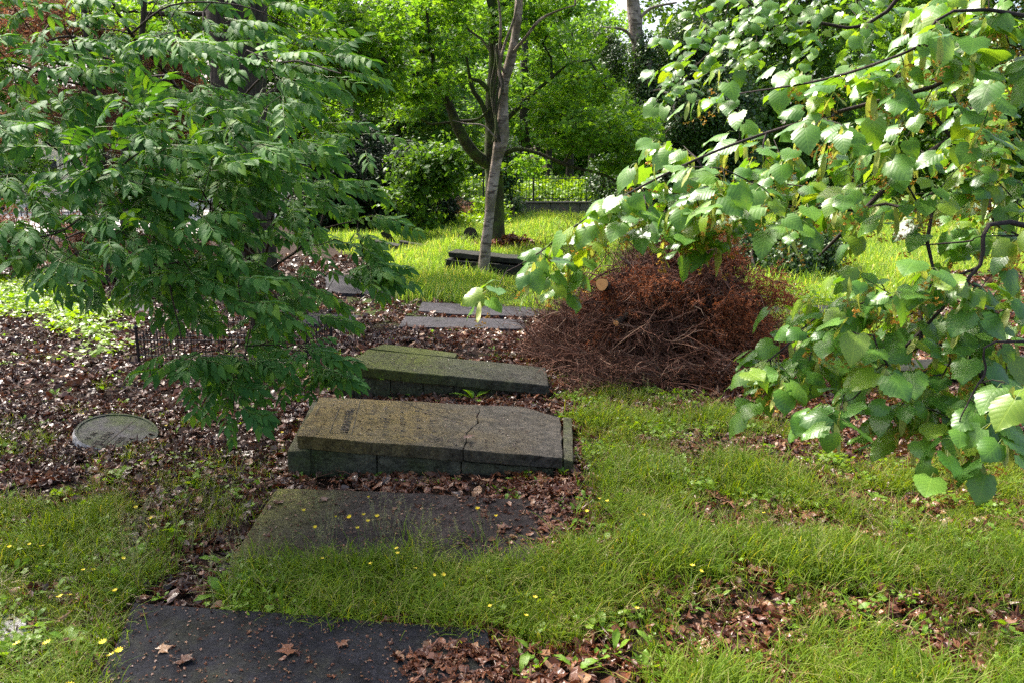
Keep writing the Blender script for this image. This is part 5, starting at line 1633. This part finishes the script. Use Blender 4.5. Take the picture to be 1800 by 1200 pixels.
# single fallen leaves one can point at
lm = []
for i in range(4):
    rnd = np.random.default_rng(3100 + i); V, F, UV = palmate(.075, rnd, 5, .16, .52, True); mb = MB(); mb.add(V, F, 0, UV)
    mb.tube([[0, 0, 0], [0, -.05, .01]], [.001, .001], 3, 0)
    lm.append(mb.mesh('fallen_leaf', [M['litter_red']], True))
for a, b, z, lab in ((320, 1158, .05, 'orange dead maple leaf lying on the nearest black slab'), (283, 1140, .05, 'dark red curled leaf on the nearest black slab'),
                     (510, 1140, .05, 'tattered brown leaf in the middle of the nearest slab'), (600, 1128, .05, 'brown leaf on the nearest slab by the hanging grass'),
                     (486, 882, .05, 'pale dead leaf on the left corner of the flat lichened slab'), (567, 876, .05, 'rusty leaf at the back edge of the flat lichened slab'),
                     (886, 925, .05, 'pale tan leaf on the right half of the flat lichened slab'), (822, 765, .22, 'upright rusty leaf stuck in the crack of the tomb cover'),
                     (1150, 1005, .02, 'tan dead leaf lying in the foreground grass'), (935, 1010, .03, 'pale leaf below the right end of the flat slab')):
    o = bpy.data.objects.new('fallen_leaf', random.choice(lm)); C.objects.link(o)
    o.location = tuple(G(a, b, z + .005)); o.rotation_euler = (random.gauss(0, .07), random.gauss(0, .07), random.uniform(0, 6.28))
    s = random.uniform(.6, .95); o.scale = (s, s, s); tag(o, lab, 'leaf')

# ================================================================== FOREGROUND ASH
def leaves_as_parts(t, name, stuff_name, meshes, mats_list, limit=300):
    """mats_list: 4x4 numpy world matrices; the ones largest in view become parts, the rest one stuff part"""
    Ms = np.array(mats_list)
    pr = proj(Ms[:, :3, 3])
    vis = (pr[:, 0] > -30) & (pr[:, 0] < 1830) & (pr[:, 1] > -30) & (pr[:, 1] < 1230)
    order = np.argsort(np.where(vis, pr[:, 2], 1e6 + pr[:, 2]))
    first = {}
    inv = parent_matrix(t).inverted()
    rest = []
    for c, q in enumerate(order):
        k = int(q) % len(meshes)
        if c < limit and vis[q]:
            if k not in first:
                o = link(name, meshes[k], t); first[k] = o
            else:
                o = first[k].copy(); C.objects.link(o)
            o.matrix_parent_inverse = inv
            o.matrix_basis = Matrix(Ms[q].tolist())
        else: rest.append(q)
    if rest:
        data = []
        for me in meshes:
            V = np.zeros(len(me.vertices) * 3); me.vertices.foreach_get('co', V); V = V.reshape(-1, 3)
            F = np.zeros(len(me.loops), int); me.loops.foreach_get('vertex_index', F)
            mi = np.zeros(len(me.polygons), int); me.polygons.foreach_get('material_index', mi)
            uvl = np.zeros(len(me.loops) * 2); me.uv_layers[0].data.foreach_get('uv', uvl); uvl = uvl.reshape(-1, 2)
            uv = np.zeros((len(V), 2)); uv[F] = uvl
            data.append((V, F.reshape(-1, 3), mi, uv))
        VV, FF, MM, UU = [], [], [], []; n = 0
        for q in rest:
            V, F, mi, uv = data[int(q) % len(meshes)]; A = Ms[q]
            VV.append(V @ A[:3, :3].T + A[:3, 3]); FF.append(F + n); MM.append(mi); UU.append(uv); n += len(V)
        me = mesh_np(stuff_name, np.concatenate(VV), np.concatenate(FF), list(meshes[0].materials), np.concatenate(MM), np.concatenate(UU), True)
        link(stuff_name, me, t, 'stuff')

def frame(p, fwd, up, s=1.0):
    f = fwd / (np.linalg.norm(fwd) + 1e-9); r_ = np.cross(f, up); r_ /= np.linalg.norm(r_) + 1e-9; u = np.cross(r_, f)
    A = np.eye(4); A[:3, 0] = r_ * s; A[:3, 1] = f * s; A[:3, 2] = u * s; A[:3, 3] = p
    return A

def px_targets(poly, n, dfun, seed):
    r = np.random.default_rng(seed); poly = np.array(poly, float); lo, hi = poly.min(0), poly.max(0); out = []
    while len(out) < n:
        x = r.uniform(lo[0], hi[0], n * 3); y = r.uniform(lo[1], hi[1], n * 3); m = inpoly(x, y, poly)
        for a, b in zip(x[m], y[m]):
            p = PD(a, b, dfun(a, b, r))
            if p[2] > .25: out.append(p)
            if len(out) >= n: break
    return out

def ash():
    r = np.random.default_rng(71)
    t = thing('ash_sapling', 'young ash with pale thin stem and drooping dark green feathery leaves filling the left', 'tree', G(468, 655))
    limb_mesh(px_limb([(472, 662, 8.2, 23), (467, 620, 8.2, 19), (462, 560, 8.15, 17), (456, 480, 8.1, 16), (440, 420, 8.0, 14)]), 'trunk', M['bark_pale'], t, 10)
    limb_mesh(px_limb([(452, 660, 8.3, 14), (449, 600, 8.3, 13), (446, 520, 8.2, 12), (430, 430, 8.0, 10)]), 'trunk', M['bark_dark'], t, 8, label='darker second stem')
    L = [
        [(456, 480, 8.1, 13), (430, 400, 7.6, 11), (370, 260, 7.0, 9), (300, 140, 6.5, 8), (230, 60, 6.0, 7), (180, -30, 5.8, 5)],
        [(440, 430, 7.8, 9), (330, 385, 6.8, 7), (200, 330, 5.8, 5), (80, 250, 5.0, 4)],
        [(456, 500, 8.0, 8), (480, 400, 7.0, 6), (520, 335, 6.2, 5), (600, 320, 5.5, 3)],
        [(446, 450, 7.8, 8), (400, 420, 6.5, 6), (350, 430, 5.4, 5), (300, 480, 4.8, 4), (320, 600, 4.4, 3)],
        [(370, 260, 7.0, 7), (420, 180, 6.2, 5), (500, 110, 5.6, 4), (600, 130, 5.2, 3)],
        [(300, 140, 6.5, 6), (150, 150, 5.5, 5), (20, 110, 5.0, 4)],
        [(400, 420, 6.5, 5), (450, 480, 5.6, 4), (520, 560, 5.2, 3), (570, 640, 5.0, 2.5)],
        [(450, 480, 5.6, 4), (440, 580, 5.0, 3), (415, 680, 4.7, 2.5)],
        [(230, 60, 6.0, 5), (300, 10, 5.4, 4), (420, 10, 5.2, 3), (520, 50, 5.2, 2)],
        [(200, 330, 5.8, 5), (120, 400, 5.0, 4), (60, 420, 4.6, 3)]]
    sk = Skel(72)
    for a in L:
        A = px_limb(a); A[:, 3] *= .8; P = limb_mesh(A, 'branch', M['twig'], t, 7, None, .05)
        sk.seed(P[:, :3], P[:, 3])
    poly = [(-60, -40), (430, -40), (540, 30), (640, 110), (680, 190), (620, 260), (620, 330), (560, 380), (620, 430), (680, 490), (600, 510), (560, 530), (570, 560), (500, 575), (300, 565), (240, 530), (140, 520), (90, 470), (20, 440), (-60, 440)]
    df = lambda a, b, q: float(np.interp(a, [0, 300, 650], [4.7, 5.2, 5.6])) + q.uniform(-.9, 1.3) + (b < 200) * .4
    T = px_targets(poly, 240, df, 73)
    T += px_targets([(230, 20), (520, 120), (560, 260), (420, 460), (550, 520), (500, 560), (300, 550), (250, 440), (180, 300)], 90, lambda a, b, q: q.uniform(4.0, 5.4), 74)
    T += px_targets([(400, 600), (560, 610), (575, 650), (530, 670), (470, 640), (410, 700), (385, 700), (360, 630)], 20, lambda a, b, q: q.uniform(4.7, 5.2), 75)
    T += px_targets([(290, 610), (350, 600), (340, 680), (310, 680)], 4, lambda a, b, q: 4.7, 76)
    T += px_targets([(375, 690), (440, 690), (430, 730), (385, 730)], 3, lambda a, b, q: 4.7, 77)
    T += px_targets([(600, 340), (670, 380), (690, 470), (600, 490)], 8, lambda a, b, q: q.uniform(5, 5.6), 78)
    sk.grow(T, .18, .22, .10, .03)
    sk.twigs(.0022, .42, 4).build('twigs', [M['twig']], t, True, 'stuff')
    # compound leaf meshes
    meshes = []
    for i in range(8):
        rr = np.random.default_rng(4000 + i); mb = MB()
        Lr = rr.uniform(.20, .27); npair = rr.integers(4, 6)
        dr = rr.uniform(.08, .38); s_ = rr.uniform(-.12, .12)
        def rach(u): return np.array([s_ * Lr * u * u, Lr * u, -dr * Lr * u * u])
        us = np.linspace(0, 1, 7); mb.tube([rach(u) for u in us], np.linspace(.0016, .0009, 7), 3, 1)
        def leaflet(u, side, last=False):
            Ll = rr.uniform(.062, .090) * (1.1 if last else (.8 + .4 * u)); V, F, UV = blade_leaf(Ll, Ll * .215, lance, 6, 3, .30, rr.uniform(.1, .35), 0, .012, rr)
            yaw = (0 if last else -side * rr.uniform(.75, 1.05)); pitch = -math.atan(2 * dr * u) * .6 - rr.uniform(.05, .35)
            Rm = rotm(0, 0, yaw) @ rotm(pitch, side * rr.uniform(-.1, .35), 0)
            mb.add(V @ Rm.T + rach(u), F, 0, UV)
        for k in range(npair):
            u = .34 + .58 * k / (npair - 1)
            leaflet(u, 1); leaflet(u + .01, -1)
        leaflet(1.0, 1, True)
        meshes.append(mb.mesh('leaf', [M['ash'], M['green_twig']], True))
    mats = []
    out = np.array([.75, -.5, -.12])
    for tip, prev, d in sk.tipdirs():
        n = r.integers(3, 5)
        for k in range(n):
            p = lerp(tip, prev, r.random() * .9 if k else 0) 
            az = np.array([r.normal(0, 1), r.normal(0, 1), 0])
            f = d * .55 + out * .9 + az * .55; f[2] = f[2] * .5 + r.normal(-.06, .20)
            up = np.array([r.normal(0, .30), -.45 + r.normal(0, .30), 1.0])
            mats.append(frame(p, f, up, r.uniform(.75, 1.2)))
    leaves_as_parts(t, 'leaf', 'foliage', meshes, mats)
ash()

# ================================================================== LIME BRANCHES AT RIGHT
def lime():
    r = np.random.default_rng(81)
    tx, ty = 3.15, 3.3
    t = thing('lime_tree', 'lime tree at right reaching in with big glossy heart-shaped leaves and pale bracts', 'tree', (tx, ty, 0))
    limb_mesh(np.array([[tx, ty, -.05, .20], [tx + .02, ty, .6, .16], [tx, ty + .05, 2, .15], [tx + .1, ty + .05, 4, .12], [tx + .15, ty, 6, .07]]), 'trunk', M['bark_lime'], t, 14)
    def base(z, rr): return [tx, ty, z, rr]
    def w(rows): return [list(x) for x in px_limb(rows)]
    L = [
        [base(2.0, .035)] + w([(1800, 100, 2.7, 11), (1650, 150, 2.65, 9), (1500, 190, 2.7, 8), (1330, 240, 2.8, 6), (1200, 292, 2.9, 5), (1050, 372, 3.0, 4), (940, 450, 3.0, 3), (890, 478, 3.0, 2)]),
        [base(2.4, .03)] + w([(1760, 20, 2.5, 8), (1600, 90, 2.5, 6), (1450, 140, 2.7, 5), (1300, 165, 2.9, 3)]),
        [base(1.5, .035)] + w([(1800, 395, 2.5, 12), (1720, 470, 2.4, 8), (1640, 560, 2.35, 7), (1560, 640, 2.3, 6), (1500, 700, 2.25, 3)]),
        w([(1720, 470, 2.4, 6), (1600, 515, 2.5, 5), (1450, 550, 2.6, 4), (1380, 610, 2.6, 4), (1310, 665, 2.55, 3)]),
        [base(1.2, .03)] + w([(1800, 600, 2.2, 7), (1730, 660, 2.1, 5), (1690, 730, 2.0, 3)]),
        [base(1.9, .035)] + w([(1800, 180, 3.1, 16), (1680, 240, 3.1, 14), (1580, 310, 3.15, 12), (1490, 400, 3.2, 9), (1440, 450, 3.25, 5)]),
        [base(1.6, .03)] + w([(1800, 420, 3.0, 9), (1730, 330, 3.1, 8), (1640, 200, 3.1, 7), (1560, 120, 3.1, 5)]),
        [base(1.8, .03)] + w([(1790, 415, 2.6, 4), (1700, 425, 2.6, 4), (1610, 432, 2.65, 3)]),
        [base(3.6, .05), [2.6, 4.2, 3.9, .035]] + w([(1560, 20, 4.9, 8), (1420, 40, 5.0, 6), (1300, 60, 5.1, 4), (1220, 120, 5.2, 3), (1180, 190, 5.2, 2)]),
        [[2.6, 4.2, 3.9, .03]] + w([(1500, -30, 4.8, 6), (1380, -20, 4.9, 5), (1260, 0, 5.0, 3)]),
    ]
    sk = Skel(82)
    for a in L:
        A = np.array(a, float); A[:, 3] *= .85; P = limb_mesh(A, 'branch', M['bark_lime'], t, 8, None, .05)
        n0 = 3
        sk.seed(P[n0:, :3], P[n0:, 3])
    T = []
    # the arm that reaches into the middle
    T += px_targets([(870, 505), (930, 465), (1010, 410), (1070, 420), (1010, 470), (920, 500)], 6, lambda a, b, q: 3.0 + q.uniform(-.05, .1), 83)
    T += px_targets([(1000, 420), (1075, 360), (1180, 295), (1330, 320), (1300, 400), (1150, 400), (1060, 385)], 34, lambda a, b, q: q.uniform(2.75, 3.15), 84)
    T += px_targets([(1150, 290), (1230, 180), (1380, 130), (1560, 100), (1700, 60), (1800, 40), (1850, 400), (1700, 420), (1560, 390), (1420, 420), (1290, 420), (1230, 330)], 100, lambda a, b, q: q.uniform(2.45, 3.4), 85)
    T += px_targets([(1560, 30), (1700, -30), (1850, -30), (1850, 200), (1600, 200)], 18, lambda a, b, q: q.uniform(2.3, 2.8), 86)
    T += px_targets([(1500, 440), (1850, 430), (1850, 640), (1750, 690), (1620, 690), (1440, 690), (1450, 600), (1480, 520)], 52, lambda a, b, q: q.uniform(2.2, 2.9), 87)
    T += px_targets([(1330, 660), (1380, 600), (1440, 530), (1480, 560), (1420, 650), (1340, 680)], 9, lambda a, b, q: q.uniform(2.5, 2.8), 88)
    T += px_targets([(1640, 680), (1780, 660), (1730, 760), (1670, 770)], 9, lambda a, b, q: q.uniform(2.0, 2.2), 89)
    T += px_targets([(1190, 30), (1300, -30), (1560, -30), (1560, 100), (1420, 130), (1250, 130), (1170, 200)], 64, lambda a, b, q: q.uniform(4.5, 5.4), 90)
    T += px_targets([(1420, 690), (1640, 690), (1640, 740), (1560, 735), (1430, 725)], 8, lambda a, b, q: q.uniform(2.15, 2.4), 91)
    T += px_targets([(1320, 650), (1370, 620), (1420, 670), (1350, 680)], 4, lambda a, b, q: q.uniform(2.45, 2.6), 92)
    sk.grow(T, .10, .20, .06, .02)
    sk.twigs(.0016, .42, 4).build('twigs', [M['bark_lime']], t, True, 'stuff')
    pts = blob_points([(3.6, 4.4, 8.0, 2.8, 3.2, 1.8, 150), (1.6, 1.2, 8.4, 2.4, 2.6, 1.6, 70), (5.4, 6.6, 7.6, 2.2, 2.2, 1.8, 70)], 99, -.1)  # unseen crown added overhead to shade the foreground and cover the sky
    for q in range(7):
        e = pts[q * 37 % len(pts)]
        limb_mesh(np.array([[tx + .1, ty + .05, 4.6, .07], [*lerp([tx, ty, 5.4], e, .5), .045], [*e, .015]]), 'branch', M['bark_lime'], t, 6)
    k = len(pts)
    scatter('unseen_shade_crown', P_high[0], P_high[1], pts, euler_from(r.uniform(0, 6.28, k), r.normal(0, .4, k), r.normal(0, .4, k)), r.uniform(.9, 1.4, k), t)
    meshes = []
    for i in range(8):
        rr = np.random.default_rng(5000 + i); mb = MB()
        S = 1.0; pet = rr.uniform(.028, .042)
        V, F, UV = blade_leaf(.083, rr.uniform(.037, .045), heart, 14, 5, rr.uniform(.05, .45), rr.uniform(.10, .55), .16, rr.uniform(.02, .06), rr, rr.uniform(0, .7), .055)
        tooth = (np.abs(V[:, 0]) > 0) * 0
        Rm = rotm(-rr.uniform(.05, .55), rr.normal(0, .15), rr.normal(0, .12))
        off = np.array([0, pet, -.004])
        mb.add(V @ Rm.T + off, F, 0, UV)
        mb.tube([[0, 0, 0], [0, pet * .5, .004], off], [.0011, .0009, .0009], 3, 1)
        meshes.append(mb.mesh('leaf', [M['lime'], M['green_twig']], True))
    mats = []; bracts = []; blos = []
    for tip, prev, d in sk.tipdirs():
        # a short leafy shoot running on from the tip, leaves left and right
        dd = d * .6 + np.array([-.45, -.35, -.05]); dd /= np.linalg.norm(dd)
        n = r.integers(4, 7); side = r.choice([-1, 1])
        for k in range(n):
            u = k / (n - 1)
            p = lerp(prev, tip, .2 + .8 * u) + dd * .12 * u
            h = dd.copy(); h[2] = 0; h /= np.linalg.norm(h) + 1e-9; s = np.cross(h, [0, 0, 1]) * side
            if k == n - 1: s = s * .2
            side = -side
            f = h * .65 + s * .9 + r.normal(0, .28, 3); f[2] = r.normal(-.22, .24)
            up = np.array([r.normal(0, .28), -.26 + r.normal(0, .26), 1.0])
            mats.append(frame(p, f, up, r.uniform(.56, 1.10)))
            if r.random() < .62 and tip[1] < 4:
                bracts.append(p)
    leaves_as_parts(t, 'leaf', 'foliage', meshes, mats)
    # pale strap bracts with blossom clusters hanging under the shoots
    mb = MB(); mb2 = MB()
    for p in bracts:
        L_ = r.uniform(.07, .10); V, F, UV = blade_leaf(L_, .0095, strap, 6, 3, .3, r.uniform(-.2, .3), 0, .03, r)
        Rm = rotm(0, 0, r.uniform(0, 6.28)) @ rotm(-1.25 + r.normal(0, .25), 0, 0)
        mb.add(V @ Rm.T + p, F, 0, UV)
        mid = p + Rm @ np.array([0, L_ * .5, 0]); e = mid + np.array([r.normal(0, .012), r.normal(0, .012), -.045])
        mb.tube([mid, e], [.0006, .0006], 3, 0)
        for q in range(r.integers(3, 8)):
            c = e + r.normal(0, .009, 3)
            for z in range(6):
                V, F, UV = blade_leaf(.008, .0022, strap, 3, 2, 0, 0)
                mb2.add(V @ rotm(r.uniform(-3, 3), r.uniform(-3, 3), r.uniform(0, 6)).T + c, F, 0, UV)
    mb.build('bracts', [M['bract']], t, True, 'stuff')
    mb2.build('blossoms', [M['blossom']], t, True, 'stuff')
lime()
